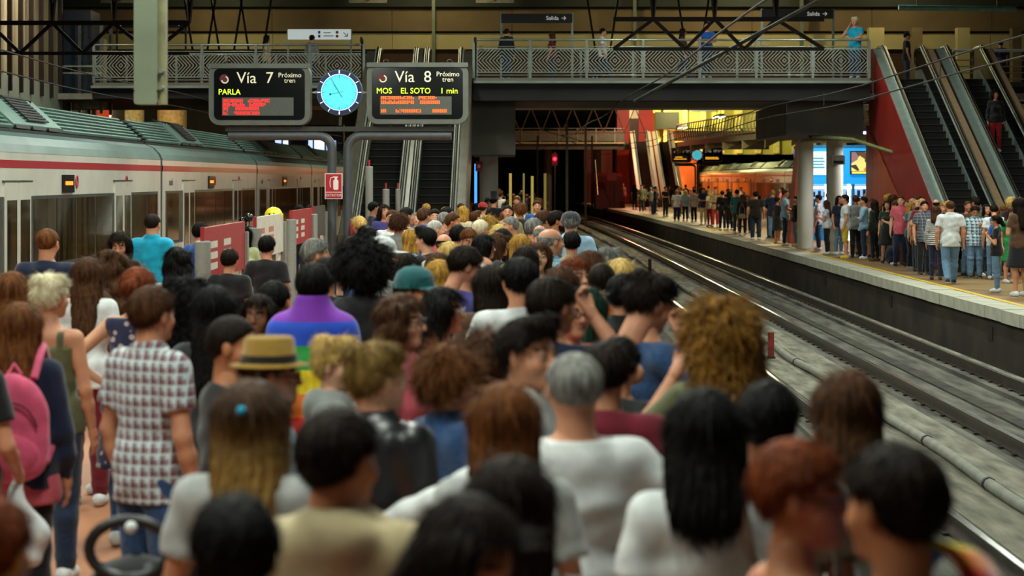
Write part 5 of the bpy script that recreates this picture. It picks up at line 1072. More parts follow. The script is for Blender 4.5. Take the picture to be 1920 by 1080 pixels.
q(714, 452, 250, 70, 'person in white baseball cap turned to the right', hair='short', hc='dark', tc='grey', hat='cap', hatc='white', sk=1)
q(775, 512, 345, 80, 'person in dark teal baseball cap and olive top', hair='short', hc='dark', top='long', tc='olive', hat='cap', hatc='teal', sk=1, yaw=-30)
q(748, 560, 405, 105, 'person in glasses and pink hooded jacket', sex='f', hair='wavy', hc='brown', top='hoodie', tc='coral', glasses=True, sk=2, bc='denim blue')
q(828, 545, 360, 100, 'person in white-framed glasses and white top', sex='f', hair='mid', hc='black', top='tank', tc='white', glasses='white', sk=0)
q(870, 468, 290, 40, 'person in purple-blue T-shirt bowing the head', hair='short', hc='dark', tc='purple', pitch=-20, yaw=-30)
q(922, 503, 310, -10, 'person in dark top beside the bright white T-shirt', sex='f', hair='long', hc='dark', tc='brown')
q(975, 490, 330, -15, 'person in bright white T-shirt seen from behind', hair='short', hc='black', tc='white', bc='dark denim', width=1.1, aL='fwd')
q(1035, 528, 425, 20, 'person in navy T-shirt holding a hand to the forehead', hair='short', hc='dark', tc='navy', aR='head', sk=0, yaw=-30)
q(1068, 545, 390, 150, 'person in sunglasses facing the hand-to-forehead person', hair='short', hc='black', tc='red', glasses=True, sk=0)
q(1095, 545, 375, 40, 'person in red top beside the sunglasses wearer', sex='f', hair='mid', hc='green', tc='red', sk=2)
# ---- front rows
q(627, 640, 490, 85, 'person in grey hooded sweatshirt beside the rainbow flag', hair='messy', hc='blond', top='hoodie', tc='grey', sk=2, yaw=-30)
q(705, 655, 540, 30, 'person in black leather jacket', hair='messy', hc='dark blond', top='jacket', tc='leather', sk=2, yaw=-30)
q(838, 668, 515, 55, 'person in denim jacket behind the pale hooded jacket', sex='f', hair='curly', hc='chestnut', top='jacket', tc='denim blue', sk=0)
q(985, 606, 535, 100, 'person in pale grey hooded jacket over blue shirt', hair='quiff', hc='dark', top='hoodie', tc='light grey', sk=0, bc='dark denim', yaw=-30)
q(945, 730, 640, 0, 'person in pale top held by the white shirt wearer', sex='f', hair='long', hc='chestnut', tc='light grey')
q(1078, 670, 560, -8, 'person in creased white shirt with arm round a neighbour', 'wshirt', hair='fade', hc='grey', top='long', tc='white', bc='navy', aL='out', aR='hip', width=1.12)
q(1135, 650, 510, 10, 'person in maroon T-shirt beside the creased white shirt', hair='short', hc='dark', tc='maroon', width=1.1, bc='denim blue')
q(1213, 525, 405, 62, 'person in dark blue denim shirt looking down at the tracks', hair='messy', hc='dark', top='long', tc='denim blue', pitch=-20, aR='ear', sk=0, width=1.08)
q(1350, 585, 470, -25, 'person in olive top raising an arm beside the track', sex='f', hair='curlylong', hc='honey', tc='olive', aL='ear', sk=0, width=1.1)
q(1322, 742, 690, 5, 'person in white T-shirt with a dark shoulder bag strap', 'strap', sex='f', hair='mid', hc='black', tc='white', bc='dark denim')
q(1440, 728, 640, 15, 'person in brown top behind the peach top', hair='short', hc='black', tc='brown', sk=4)
q(1492, 842, 850, 78, 'person in glasses and peach top', sex='f', hair='short', hc='auburn', top='tank', tc='peach', glasses=True, sk=1, yaw=-30)
q(1592, 705, 620, -5, 'person in white-sleeved black top at the platform edge', sex='f', hair='long', hc='brown', tc='white', bc='black')
q(1685, 852, 860, -35, 'person in black T-shirt with a rainbow strap on the shoulder', 'rain', hair='short', hc='dark', tc='black', sk=1)
q(635, 782, 780, 8, 'person in beige hooded sweatshirt', hair='short', hc='dark', top='hoodie', tc='beige', sk=1, yaw=-30)
q(468, 725, 640, 4, 'person in light grey T-shirt with blue hair tie', 'tie', sex='f', hair='long', hc='ombre', tc='light grey', bc='denim blue', width=1.08)
q(440, 946, 950, -10, 'person in brown T-shirt before the light grey T-shirt', hair='short', hc='black', tc='brown', sk=1)
q(955, 872, 800, 5, 'person in grey top before the creased white shirt', sex='f', hair='long', hc='dark', tc='grey')
q(872, 948, 900, 150, 'person in coral top bowing towards the beige sweatshirt', sex='f', hair='bob', hc='dark', tc='coral', sk=1, pitch=-25, yaw=30)
q(-25, 950, 900, 20, 'person in maroon top with a rainbow flag over the shoulder', 'rain2', hair='short', hc='auburn', tc='maroon', sk=1)
q(-80, 578, 402, 0, 'person in black top carrying a white plastic bag', 'bag', sex='f', hair='long', hc='black', tc='black', bc='black', aR='carry')
# ---- middle of the crowd
q(590, 452, 235, 75, 'person in sage green polo with sunglasses pushed up', hair='short', hc='grey', top='polo', tc='sage', sk=0)
q(612, 488, 270, 0, 'person in black top between sage polo and rainbow flag', hair='short', hc='black', tc='black')
q(688, 426, 165, 0, 'person in denim jacket near the tall grey post', sex='f', hair='wavy', hc='black', top='jacket', tc='denim blue')
q(674, 408, 135, -30, 'person in black jacket by the tall grey post', sex='f', hair='updo', hc='blond', top='jacket', tc='black')
q(735, 395, 132, 175, 'person in white T-shirt facing the camera near the escalators', hair='crop', hc='brown', beard=True, tc='white', sk=2)
q(748, 405, 138, 20, 'person in light grey T-shirt with back to the escalator crowd', hair='curly', hc='brown', tc='grey')
q(762, 391, 130, 65, 'person in grey striped T-shirt looking right near the escalators', hair='short', hc='black', tc='striped')
q(796, 392, 128, 15, 'person in blue hooded sweatshirt with back turned', hair='short', hc='brown', top='hoodie', tc='blue', yaw=-30)
q(815, 394, 118, 175, 'person in dark green shirt facing the camera behind blue hoodie', hair='short', hc='dark', tc='dark green', sk=2)
q(833, 400, 122, 60, 'person in maroon shirt behind the blue hoodie', hair='short', hc='grey', tc='maroon')
q(848, 402, 128, 100, 'person in maroon polo shirt looking right', hair='short', hc='brown', top='polo', tc='maroon', sk=1)
q(773, 432, 172, 75, 'person in pale denim jacket talking to the black T-shirt', sex='f', hair='long', hc='gold', top='jacket', tc='light blue', sk=2)
q(800, 430, 175, -60, 'person in black T-shirt turned left in mid crowd', hair='quiff', hc='black', tc='black', sk=2)
q(832, 440, 182, 20, 'person in white shirt with dark collar in mid crowd', hair='bald', hc='dark', top='polo', tc='white')
q(842, 457, 205, 10, 'person in charcoal cardigan in mid crowd', sex='f', hair='bob', hc='blond', top='long', tc='charcoal')
q(858, 425, 165, 20, 'person in navy polo in mid crowd', hair='short', hc='black', top='polo', tc='navy')
q(878, 432, 172, 160, 'person in brown shirt facing the camera in mid crowd', hair='short', hc='chestnut', tc='brown', pitch=-20)
q(815, 415, 150, 70, 'person in pink shirt in mid crowd', hair='crop', hc='white', tc='coral', sk=2)
q(905, 443, 190, 80, 'person in white T-shirt looking right in mid crowd', sex='f', hair='mid', hc='black', tc='white', sk=2)
q(932, 440, 186, 80, 'person in glasses and dark top in mid crowd', sex='f', hair='mid', hc='brown', tc='charcoal', glasses=True, sk=2)
q(942, 432, 176, 0, 'person in black hooded top in mid crowd', sex='f', hair='long', hc='black', top='long', tc='black')
q(958, 408, 150, -100, 'person in grey T-shirt looking left below the wooden poles', hair='crop', hc='grey', tc='grey', sk=0)
q(976, 443, 190, 10, 'person in khaki top in front of the grey T-shirt', sex='f', hair='long', hc='gold', tc='khaki')
q(1000, 412, 150, 30, 'person in bright pink shirt below the wooden poles', hair='short', hc='grey', tc='pink', width=1.08)
q(1012, 424, 164, 0, 'person in purple top with bowed head below the poles', hair='bald', hc='grey', tc='purple', pitch=-20)
q(1030, 430, 208, 60, 'person in pale blue plaid shirt near the platform edge', hair='bald', hc='grey', top='polo', tc='pale blue plaid', sk=0, width=1.15)
q(1043, 398, 145, 90, 'person with full beard in black shirt at the platform edge', hair='short', hc='dark', beard=True, tc='black', sk=1)
q(1018, 398, 140, 60, 'person in black shirt beside the bearded one', hair='short', hc='brown', tc='black')
q(1070, 402, 148, 5, 'person in dark cap and light blue shirt at the platform edge', hair='short', hc='grey', top='polo', tc='light blue', hat='cap', hatc='charcoal', width=1.18)
q(1072, 437, 182, 0, 'person in khaki polo in front of the dark cap', hair='short', hc='black', top='polo', tc='khaki')
q(1010, 458, 212, 175, 'person in white top facing the camera by the plaid shirt', sex='f', hair='bob', hc='brown', tc='white', sk=2)
q(1075, 488, 282, 140, 'person in black top looking back over the crowd', sex='f', hair='mid', hc='auburn', tc='black', sk=2)
q(1105, 475, 260, 50, 'person in brown top beside the grey-topped one', sex='f', hair='bob', hc='brown', tc='brown')
q(1143, 470, 250, 20, 'person in light grey shirt close to the track marker', hair='messy', hc='grey', tc='light grey')
q(1163, 490, 270, 10, 'person in cream top close to the track marker', sex='f', hair='bob', hc='blond', tc='cream')
q(1128, 498, 292, 20, 'person in orange top near the platform edge', hair='fade', hc='dark', tc='orange')
q(1168, 520, 325, 40, 'person in black jacket behind the denim shirt', hair='short', hc='black', top='jacket', tc='black')
q(985, 466, 222, 5, 'person in green strapped top in mid crowd', sex='f', hair='mid', hc='dark', tc='green')
q(903, 484, 270, 30, 'person in blue shirt behind the purple-blue T-shirt', hair='bald', hc='white', tc='blue', pitch=-20)
q(822, 492, 285, 10, 'person in green shirt behind the teal cap', sex='f', hair='long', hc='gold', tc='green')
q(760, 478, 250, 20, 'person in black shirt behind the white cap', sex='f', hair='mid', hc='dark', tc='black')
q(820, 478, 240, 20, 'person in teal jacket in mid crowd', sex='f', hair='long', hc='brown', top='jacket', tc='teal')
q(1050, 505, 300, 20, 'person in purple top behind the hand-to-forehead person', sex='f', hair='mid', hc='brown', tc='purple')
q(915, 640, 470, 30, 'person in navy hooded jacket behind the quiff', hair='curly', hc='brown', top='hoodie', tc='navy')
q(1160, 640, 480, 20, 'person in charcoal top behind the maroon T-shirt', hair='short', hc='black', tc='charcoal')
q(430, 470, 190, 10, 'person in black top behind the barrier panels', hair='short', hc='dark', tc='black')
q(375, 420, 150, 30, 'person in blue top behind the red barrier panel', hair='short', hc='black', tc='blue')
q(500, 445, 175, 10, 'person in black T-shirt behind the white barrier panel', hair='short', hc='black', tc='black', bc='black')
q(455, 425, 150, 160, 'person in sage top beside the black balloons', sex='f', hair='bob', hc='black', tc='sage', sk=1)
q(561, 385, 97, 10, 'person in black shirt beyond the second red panel', hair='fade', hc='black', tc='black', sk=3)
q(580, 385, 93, 10, 'person in charcoal shirt beyond the second red panel', hair='fade', hc='black', tc='charcoal', sk=3)
q(700, 380, 95, 60, 'person in navy top before the grey escalators', hair='short', hc='black', tc='navy')
q(720, 385, 105, 150, 'person in purple top before the grey escalators', sex='f', hair='mid', hc='dark', tc='purple')
q(838, 390, 108, 90, 'person in charcoal shirt before the grey escalators', hair='short', hc='dark', tc='charcoal')
q(868, 388, 100, 30, 'person in cream top before the grey escalators', sex='f', hair='bob', hc='gold', tc='cream')
# ---- far part of the near crowd
q(926, 368, 78, 30, 'person in tall black hat in the crowd past the escalators', hair='short', hc='dark', tc='black', hat='topper', hatc='black')
q(905, 382, 84, 20, 'person in red cap in the crowd past the escalators', hair='short', hc='dark', tc='white', hat='cap', hatc='red')
q(915, 411, 142, 60, 'person in maroon top below the wooden poles', sex='f', hair='curly', hc='gold', tc='maroon')
q(935, 424, 166, 10, 'person in cream shirt below the wooden poles', sex='f', hair='bob', hc='blond', tc='cream')
q(900, 415, 146, 40, 'person in brown jacket below the wooden poles', hair='short', hc='platinum', top='jacket', tc='brown')
q(1007, 377, 88, 175, 'person in blue shirt facing the camera past the poles', hair='short', hc='brown', tc='blue')
rnd = random.Random(21)
TN = {'tee': 'T-shirt', 'long': 'sweater', 'polo': 'polo shirt', 'jacket': 'jacket', 'hoodie': 'hooded top', 'tank': 'sleeveless top', 'dress': 'dress'}
BN = {'trousers': 'trousers', 'shorts': 'shorts', 'skirt': 'skirt', 'tight': 'leggings'}
PN = {'phone': 'looking at a phone', 'cross': 'arms folded', 'hip': 'hand on hip', 'strap': 'hand on chest', 'down': 'arms hanging'}
def rand_person(x, y, place, group, heads=None, lod=1, z=0):
    sex = rnd.choice('mf'); hair = rnd.choice(['short', 'short', 'crop', 'quiff', 'bald', 'curly'] if sex == 'm' else ['long', 'mid', 'bob', 'wavy', 'updo', 'long'])
    top = rnd.choice(['tee', 'tee', 'polo', 'long'] if sex == 'm' else ['tee', 'tee', 'long', 'tank']); bot = rnd.choice(['trousers', 'trousers', 'trousers', 'shorts'] if sex == 'm' else ['tight', 'tight', 'skirt', 'trousers'])
    tc = rnd.choice(['black', 'black', 'black', 'navy', 'white', 'white', 'grey', 'charcoal', 'light blue', 'blue', 'maroon', 'olive', 'cream', 'coral', 'teal', 'dark green', 'brown', 'light grey', 'khaki', 'navy']); bc = rnd.choice(['dark denim', 'denim blue', 'black', 'black', 'navy', 'pale denim', 'khaki', 'charcoal'])
    ap = rnd.choice(['phone', 'cross', 'down', 'down', 'strap', 'hip']); aR, aL = {'phone': ('phone', 'phone'), 'cross': ('cross', 'cross'), 'down': ('down', 'down'), 'strap': ('strap', 'down'), 'hip': ('down', 'hip')}[ap]
    hd = rnd.choice(heads or [0, 20, -30, 60, 90, 180, 200, -90, 140]); lb = 'person in %s %s and %s %s, %s, %s' % (tc, TN[top], bc.replace(' denim', '').replace('denim ', ''), BN[bot], PN[ap], place)
    if top == 'tank' and aR == 'down': pass
    return person((x, y, z), rnd.uniform(1.55, 1.66) if sex == 'f' else rnd.uniform(1.64, 1.82), hd, lb, sex=sex, hair=hair, hc=rnd.choice(['black', 'dark', 'dark', 'brown', 'brown', 'chestnut', 'gold', 'grey', 'blond']), top=top, tc=tc, bot=bot, bc=bc, aR=aR, aL=aL, leg=rnd.choice(['stand', 'relax']), yaw=rnd.choice([0, 0, 30, -30]), sk=rnd.choice([0, 0, 2, 1, 2, 4]), sh=rnd.choice(['white', 'black', 'black', 'brown', 'grey']), lod=lod, group=group)
n = 0; tries = 0
while n < 40 and tries < 3000:
    tries += 1; y = rnd.uniform(33, 84); x = rnd.uniform(-1.0, .95) if y > 45 else rnd.uniform(-2.2, .9)
    if not free(x, y, 0, .55) or (abs(x+.73) < .55 and abs(y-60.5) < .6): continue
    rand_person(x, y, 'below the wooden poles' if y < 46 else 'past the escalators' if y < 62 else 'near the round column', GN, [0, 0, 20, -20, 40, 90, 180, -60]); n += 1
# ================================================================ the opposite platform
def r(px, hy, fy, hd, label, key=None, **kw):
    s = (fy-HY)/EYE; H = min(1.9, max(1.4, (fy-hy)/s)); x, y = (px-HX)/s, F/s; x = max(x, 8.85+xo(y))
    for dx, dy in ((0, 0), (.12, 0), (-.12, 0), (0, .5), (.12, .5), (.25, 0), (.25, .6), (.4, .6)):
        if free(x+dx, y+dy, 0, .45) and x+dx > 8.75+xo(y): x += dx; y += dy; break
    o = person((x, y, 0), H, hd, label, lod=1 if y > 44 else 0, group=GF, **kw)
    if key: PPL[key] = (o, x, y, H, hd)
    return o
r(1782, 378, 533, 5, 'person in white polo shirt and jeans walking on the opposite platform', hair='crop', hc='brown', top='polo', tc='white', bc='pale denim', leg='walk', sh='charcoal', width=1.12)
r(1828, 388, 522, 185, 'person in blue plaid shirt and glasses holding hand to chest', hair='short', hc='dark', top='polo', tc='blue plaid', bc='pale denim', glasses=True, aL='strap', width=1.15, sh='black', pitch=-20)
r(1868, 405, 548, -70, 'person in black top, jeans and white sneakers with hands raised', sex='f', hair='ponytail', hc='dark', tc='black', bot='tight', bc='pale denim', aR='strap', aL='strap')
r(1912, 372, 556, -20, 'person in black skirt and white sneakers by the escalators', sex='f', hair='long', hc='dark', tc='brown', bot='skirt', bc='black', aL='strap')
r(1893, 392, 531, 160, 'person in green top holding a red bag by the escalators', sex='f', hair='long', hc='brown', tc='green', bot='skirt', bc='green')
r(1755, 388, 525, 20, 'person in striped shirt with brown shoulder bag', 'stripe', sex='f', hair='mid', hc='brown', top='long', tc='striped', bot='tight', bc='navy', sh='brown')
r(1733, 378, 517, 175, 'person in dark plaid shirt facing the tracks', hair='short', hc='dark', top='polo', tc='dark plaid', bc='black', sh='black')
r(1864, 386, 524, 10, 'person in white T-shirt wearing a blue backpack', 'bpack', hair='short', hc='dark', tc='white', bc='pale denim', pitch=-20)
r(1850, 384, 519, 170, 'person in black cardigan behind the blue plaid shirt', sex='f', hair='long', hc='black', top='long', tc='black')
r(1711, 372, 502, 100, 'person in light grey shirt with dark strap on opposite platform', hair='bald', hc='grey', top='long', tc='light grey', bc='black', aR='strap')
r(1680, 378, 497, -75, 'person in black T-shirt looking at a phone by dark backpack', hair='short', hc='brown', tc='black', bc='dark denim', aR='phone', aL='phone', pitch=-20, width=1.1)
r(1664, 372, 488, -60, 'person in black jacket and black trousers with folded arms', sex='f', hair='long', hc='black', top='long', tc='black', bot='tight', bc='black', aR='cross', aL='cross')
r(1640, 376, 490, -40, 'person in dark green jacket and black trousers', sex='f', hair='long', hc='dark', top='long', tc='dark green', bot='tight', bc='black', sh='brown')
r(1620, 370, 486, -80, 'person in pale blue shirt with folded arms and rainbow scarf', hair='short', hc='dark', top='long', tc='light blue', bc='dark denim', aR='cross', aL='cross')
r(1585, 366, 485, -80, 'person in white T-shirt and bright yellow shorts', hair='short', hc='dark', tc='white', bot='shorts', bc='yellow', sh='yellow')
r(1573, 368, 478, 150, 'person in navy top behind the yellow shorts', sex='f', hair='long', hc='dark', tc='navy', bot='tight', bc='pale denim')
r(1558, 376, 477, -70, 'person in white top and long black trousers reading a phone', sex='f', hair='long', hc='brown', tc='white', bot='trousers', bc='black', aR='phone', aL='phone')
r(1535, 366, 469, -70, 'person in white floral shirt and dark jeans', hair='short', hc='black', tc='white floral', bc='dark denim', leg='relax')
r(1518, 372, 464, 120, 'person in coral dress holding a black handbag', 'hb', sex='f', hair='long', hc='dark', top='dress', tc='coral', bot='none', aR='strap')
r(1505, 368, 463, -40, 'person in beige coat beside the coral dress', sex='f', hair='long', hc='brown', top='dress', tc='beige', bot='none')
r(1493, 368, 462, -110, 'person in black T-shirt and jeans with a red handbag', 'rb', sex='f', hair='updo', hc='black', tc='black', bot='tight', bc='pale denim', aR='phone')
r(1472, 356, 461, 100, 'person in light blue polo reaching forward', hair='short', hc='brown', top='polo', tc='light blue', bc='dark denim', aR='fwd', aL='fwd')
r(1458, 370, 457, 60, 'person in short black dress with bare legs', sex='f', hair='updo', hc='dark', top='dress', tc='charcoal', bot='none', aR='fwd')
r(1417, 360, 450, 0, 'person in wide black T-shirt and blue jeans seen from behind', hair='short', hc='black', tc='black', bc='dark denim', width=1.2)
r(1392, 365, 441, 10, 'person in black top with tan handbag', 'tb', sex='f', hair='long', hc='brown', top='long', tc='black', bot='tight', bc='black')
r(1382, 356, 438, 30, 'person in teal shirt beside the tan handbag', hair='short', hc='dark', top='long', tc='teal', bc='charcoal')
r(1368, 358, 432, -20, 'person all in black leaning to a neighbour', sex='f', hair='mid', hc='dark', top='long', tc='black', bot='tight', bc='black')
r(1357, 358, 432, 20, 'person in black shirt and navy jeans beside one all in black', hair='short', hc='dark', top='long', tc='black', bc='navy')
r(1341, 355, 425, 180, 'person in khaki shirt and red trousers with folded arms', hair='bald', hc='grey', top='long', tc='khaki', bc='red', aR='cross', aL='cross')
r(1331, 357, 424, -30, 'person in cream top and red trousers', sex='f', hair='bob', hc='blond', tc='cream', bot='tight', bc='red')
r(1319, 353, 420, 180, 'person in navy polo and beige trousers with folded arms', hair='short', hc='dark', top='polo', tc='navy', bc='beige', aR='cross', aL='cross')
r(1301, 355, 416, -20, 'person in white patterned shirt and black trousers', hair='short', hc='black', tc='white floral', bc='black')
r(1285, 357, 415, -10, 'person in light blue shirt and navy trousers', sex='f', hair='bob', hc='blond', top='long', tc='light blue', bot='tight', bc='navy')
r(1269, 357, 415, 20, 'person in white T-shirt and navy trousers seen from behind', hair='short', hc='gold', tc='white', bc='navy', width=1.1)
r(1248, 350, 406, 150, 'person in black T-shirt with bare forearm on the far platform', hair='short', hc='brown', tc='black', bc='black', aR='cross')
r(1229, 350, 402, 90, 'person in navy shirt with blue suitcase on the far platform', 'case', hair='short', hc='dark', top='long', tc='navy', bc='charcoal')
r(1203, 347, 399, 180, 'person in olive jacket near the far escalators', hair='short', hc='dark', top='long', tc='olive', bc='charcoal')
r(1190, 346, 392, 20, 'person in black top near the far escalators', sex='f', hair='bob', hc='dark', tc='black', bot='tight', bc='black')
r(1168, 344, 388, 160, 'person in grey shirt near the dark red staircase', hair='short', hc='grey', tc='grey', bc='navy')
n = 0; tries = 0
for k, (ya, yb, xa, xb, mx) in enumerate(((43, 58, 9.75, 10.3, 20), (43.7, 45.1, 10.35, 13.9, 12))):
    n = 0
    for _ in range(1500):
        if n >= mx: break
        y = rnd.uniform(ya, yb); x = rnd.uniform(xa, xb)
        if free(x, y, 0, .4): rand_person(x, y, 'by the red escalators', GF, [0, 30, -60, 90, 180, 200, -90, 140]); n += 1
n = 0
while n < 72 and tries < 4000:
    tries += 1; y = rnd.uniform(41.5, 80) if n < 46 else rnd.uniform(76, 150); lo = 9.9 if y < 60 else 9.6; x = rnd.uniform(lo+xo(y), (10.4 if y < 57 else 16.4))
    if y < 58: continue
    if not free(x, y, 0, .5) or any(abs(x-a) < .6 and abs(y-b) < .6 for a, b in ((10.33, 62), (9.98, 59.4), (9.9, 67))) or (69.3 < y < 73 and x > 10.3) or (67.3 < y < 69.3 and x > 13.2) or (abs(x-XF) < .6 and abs(y-YF) < .6): continue
    rand_person(x, y, 'by the red escalators' if y < 58 else 'near the blue kiosk' if y < 80 else 'beyond the kiosk' if y < 112 else 'near the far boards', GF); n += 1
# ---- on the bridge and the escalator
def bridge_person(px, hy, hd, label, Y=55.75, **kw):
    x = (px-HX)*Y/F; zt = ZB if px > 880 else ZB-.14; H = min(1.86, max(1.5, EYE+(HY-hy)*Y/F-zt)); person((x, Y, zt), H, hd, label, lod=1, group='people on the footbridge', **kw)
bridge_person(1603, 33, -150, 'person in bright blue T-shirt leaning on the bridge railing', tc='turquoise', hair='messy', hc='platinum', aR='ear', aL='rail', bc='denim blue')
bridge_person(1325, 42, 175, 'person in blue T-shirt leaning on the middle of the railing', tc='blue', hair='short', hc='dark', aR='rail', aL='rail')
bridge_person(1280, 54, 90, 'person in brown top walking across the bridge', tc='brown', hair='long', hc='dark', sex='f', leg='walk', Y=57)
bridge_person(1130, 54, 90, 'person in white T-shirt walking across the bridge', tc='white', hair='short', hc='dark', leg='walk', Y=57)
bridge_person(950, 72, 20, 'person in black coat at the bridge end by grey escalators', top='jacket', tc='black', hair='short', hc='dark', Y=56.4)
bridge_person(1035, 78, -70, 'person in dark red top low behind the bridge railing', tc='maroon', hair='mid', hc='brown', sex='f', Y=57.4)
bridge_person(1700, 62, 90, 'person in black cap by the top of the red escalators', tc='black', hair='short', hc='dark', Y=58.4, hat='cap')
bridge_person(1876, 95, 0, 'person in purple top behind the balcony railing', tc='purple', hair='short', hc='dark', Y=61.2)
bridge_person(585, 82, 30, 'person in grey hooded top behind the left railing', top='hoodie', tc='grey', hair='short', hc='black', Y=57)
bridge_person(500, 88, 80, 'person in beige top behind the left railing', tc='beige', hair='mid', hc='black', sex='f', Y=57)
kst = 14; ys = 46.6+kst*(9.4/26)+.2; person((13.06, ys, (kst+1)*ZB/26), 1.66, 180, 'person in red top and red trousers riding the escalator', sex='f', hair='curlylong', hc='black', top='long', tc='black', bot='tight', bc='red', sk=1, lod=1, aR='down')
# ================================================================ carried things
def at(key, lx, ly, lz):
    o, x, y, H, hd = PPL[key]; k = H/1.75; a = -math.radians(hd); return (x+k*(lx*math.cos(a)-ly*math.sin(a)), y+k*(lx*math.sin(a)+ly*math.cos(a)), k*lz), a, k
def backpack(key, label, col, sc=1.):
    p, a, k = at(key, 0, -.125, .92); t = thing('backpack', label, 'backpack', p, a); t.scale = (k*sc,)*3
    S = SDF((-.21, -.26, -.05), (.21, .06, .56), .014); S.ell((0, -.085, .24), (.165, .085, .25), .03); S.ell((0, -.09, .1), (.16, .09, .13), .05); S.disp(folds(.004)); link('bag_body', npmesh('bag_body', *S.out()), t); om(t.children[0], [cloth(col)])
    S = SDF((-.17, -.26, -.02), (.17, -.02, .28), .013); S.ell((0, -.15, .12), (.125, .055, .1), .02); o = link('pocket', npmesh('pocket', *S.out()), t); om(o, [cloth(col)])
    B().tube([(.12*math.sin(f), -.16-.02*math.cos(f), .2+.16*math.cos(f)) for f in np.linspace(-1.3, 1.3, 10)], .006, 5).obj('zip', cloth('maroon' if col == 'pink' else 'navy'), t)
    for s in (-1, 1): B().tube([(s*.09, -.05, .46), (s*.11, .02, .56), (s*.115, .13, .60), (s*.125, .235, .50), (s*.14, .235, .35), (s*.17, .12, .15), (s*.14, -.02, .06)], .02, 6).obj('strap', cloth(col), t)
    B().tube([(-.03, -.05, .48), (0, -.06, .53), (.03, -.05, .48)], .01, 6).obj('grab_loop', cloth(col), t)
backpack('pack', 'pink backpack worn over the navy jacket', 'pink', 1.05); backpack('bpack', 'blue backpack worn over a white T-shirt', 'blue', .9)
o, x, y, H, hd = PPL['pack']; c = top_mesh('tank', 'f', 'down', 'down', 0); lo = link('tunic_hem', c, o); lo.scale = (1.03, 1.03, 1.0); lo.location = (0, 0, -.10); om(lo, [cloth('coral')])
# rainbow flag worn as a cape
o, x, y, H, hd = PPL['flag']; fl_ = link('rainbow_flag', top_mesh('flag', 'f', 'down', 'down', 0), None, (x, y, 0), (0, 0, -math.radians(hd))); fl_.scale = (H/1.75,)*3; om(fl_, [MATS['rainbow']]); tag(fl_, 'rainbow flag draped round the shoulders in six stripes', 'flag')
def sash(key, label, s):
    p, a, k = at(key, 0, 0, 0); b = B(); n = 14; vs = []
    for i in range(n):
        f = i/(n-1)*math.pi
        for e in (-1, 1): vs.append((s*.125+e*.055, -.012-.135*math.cos(f), 1.30+.185*math.sin(f)-.03*(e*s > 0)))
    b.add(vs, [(2*i, 2*i+1, 2*i+3, 2*i+2) for i in range(n-1)], True); o = b.obj('rainbow_scarf', pattern('rainbow scarf %s' % key, 'rainbowy', '', -.14, .12), None, (p[0], p[1], 0), (0, 0, a)); o.scale = (k*1.06,)*3
    m = o.modifiers.new('thickness', 'SOLIDIFY'); m.thickness = .012; tag(o, label, 'scarf')
sash('rain', 'rainbow strap lying over a black T-shirt shoulder', 1); sash('rain2', 'rainbow flag folded over a maroon shoulder', 1)
p, a, k = at('tie', 0, 0, 0); o, *_ = PPL['tie']; tie = B().sphere((0, -.115, 1.69), .014, 8).obj('hair_tie', cloth('turquoise'), o)
def handbag(label, p, rz, col, sc=1., strap=.5):
    t = thing('handbag', label, 'bag', p, rz); t.scale = (sc,)*3
    def f():
        S = SDF((-.22, -.1, -.03), (.22, .1, .3), .015); S.ell((0, 0, .12), (.17, .06, .12), .03); S.ell((0, 0, .06), (.18, .065, .06), .04); return npmesh('bag_body', *S.out())
    o = link('bag_body', cached('handbag', f), t); om(o, [cloth(col)]); B().tube([(-.13, 0, .19), (-.11, 0, .2+strap*.6), (0, 0, .22+strap), (.11, 0, .2+strap*.6), (.13, 0, .19)], .011, 6).obj('strap', cloth(col), t); B().box(-.03, .03, -.075, -.062, .13, .17).obj('clasp', gal, t)
for key, lb, lx, ly, lz, col, sc, st_ in (('stripe', 'brown shoulder bag against the striped shirt', .24, -.12, .72, 'brown', 1.1, .5), ('hb', 'black handbag beside the coral dress', -.26, .05, .78, 'black', 1., .45), ('rb', 'red handbag on the black T-shirt hip', .26, 0, .85, 'red', .9, .4), ('tb', 'tan handbag behind the black top', 0, -.24, .72, 'khaki', .9, .5), ('strap', 'dark shoulder bag hanging over the white T-shirt', .26, -.03, .80, 'brown', 1.0, .55)):
    p, a, k = at(key, lx, ly, lz); handbag(lb, p, a, col, sc*k, st_)
p, a, k = at('strap', 0, 0, 0); tag(B().tube([(.22, -.03, .98), (.19, -.135, 1.15), (.12, -.145, 1.34), (.10, -.06, 1.485), (.10, .03, 1.47), (.14, .13, 1.28), (.21, .1, 1.0)], .016, 6).obj('bag_strap', cloth('brown'), None, p, (0, 0, a)), 'dark bag strap crossing the white T-shirt shoulder', 'strap'); bpy.data.objects['bag_strap'].scale = (k,)*3
p, a, k = at('case', -.5, -.1, 0); t = thing('suitcase', 'blue suitcase standing on the far platform', 'suitcase', p, a); B().cbox(-.22, .22, -.13, .13, .06, .68, .05).obj('shell', cloth('blue'), t); B().tube([(-.1, 0, .68), (-.1, 0, 1.0), (.1, 0, 1.0), (.1, 0, .68)], .012, 6).obj('handle', steel, t)
for s in (-.16, .16): B().tube([(s, -.1, .035), (s, .1, .035)], .035, 8).obj('wheel', wire, t)
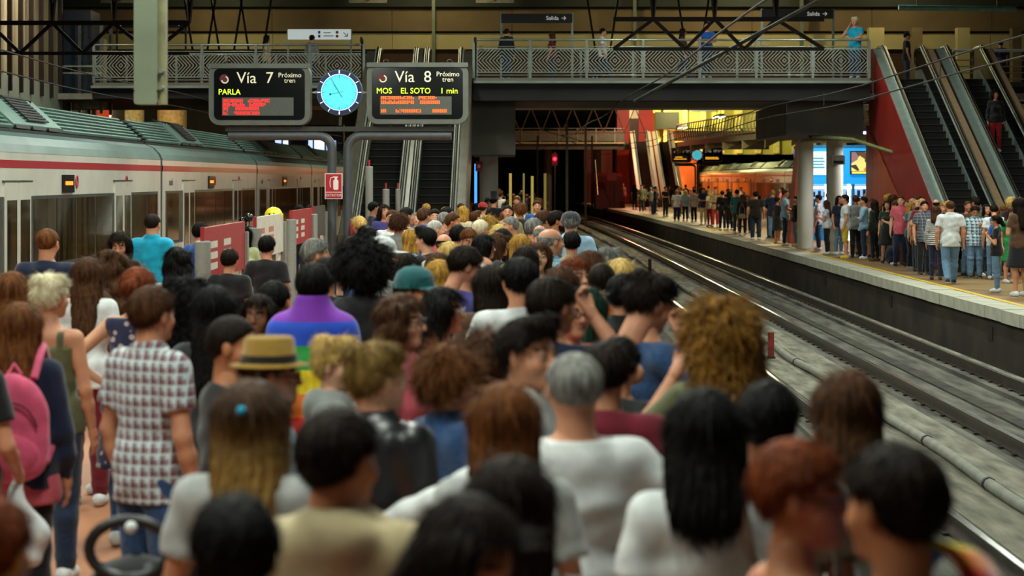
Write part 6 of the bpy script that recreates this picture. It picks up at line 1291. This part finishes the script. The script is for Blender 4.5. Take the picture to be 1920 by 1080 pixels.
x, y = (1668-HX)*2.25/(497-HY)*1.0, 0; s_ = (495-HY)/EYE; t = thing('backpack', 'dark backpack standing on the opposite platform floor', 'backpack', ((1667-HX)/s_, F/s_-.45, 0)); S = SDF((-.25, -.2, -.01), (.25, .2, .55), .02); S.ell((0, 0, .24), (.19, .13, .25), .03); S.ell((0, -.1, .14), (.13, .06, .1), .03); S.clip(lambda x, y, z: -z+0*x+0*y); o = link('bag_body', npmesh('bag_body', *S.out()), t); om(o, [cloth('navy')]); B().tube([(-.05, .02, .47), (0, .02, .55), (.05, .02, .47)], .012, 6).obj('grab_loop', cloth('black'), t)
p, a, k = at('bag', .22, .2, .53); t = thing('plastic_bag', 'white plastic bag with red print hanging from a hand', 'bag', p, a); S = SDF((-.2, -.15, -.05), (.2, .15, .42), .013); S.ell((0, 0, .12), (.15, .09, .14), .03); S.cap((0, 0, .2), (0, 0, .38), .06, .02, .06); S.disp(folds(.008)); o = link('bag_body', npmesh('bag_body', *S.out()), t); om(o, [cloth('white')])
for s in (-.03, .03): B().box(s-.008, s+.008, -.1, -.088, .06, .16).obj('print', cloth('red'), t)
# pushchair whose handle loop shows in front of the plaid shirt
t = thing('pushchair', 'black pushchair with looped handle beside the plaid shirt', 'pushchair', (-1.33, 6.6, 0)); blk = mat('pushchair black', '#111013', .45)
B().tube([(.02+.14*math.cos(f), -.02, .98+.10*math.sin(f)) for f in np.linspace(0, 2*math.pi, 25)], .02, 8, False).obj('handle', blk, t)
for s in (-.2, .2): B().tube([(s*.4, 0, .92), (s, .25, .6), (s, .55, .12)], .018, 6).obj('frame_tube', blk, t); B().tube([(s, .1, .1), (s, .4, .62)], .016, 6).obj('frame_tube', blk, t)
B().prism_yz([(.1, .38), (.55, .36), (.6, .42), (.22, .46), (.02, .86), (-.04, .84)], -.19, .19).obj('seat', cloth('charcoal'), t); B().lathe([(.02, .30), (.14, .26), (.2, .16), (.22, .0)], 16, (0, .2, .62)).obj('hood', cloth('black'), t); B().sphere((.03, -.05, 1.06), .022, 8).obj('knob', cloth('white'), t)
for s in (-.2, .2):
    for yy in (.1, .55): B().tube([(s-.02, yy, .09), (s+.02, yy, .09)], .09, 14).obj('wheel', blk, t)
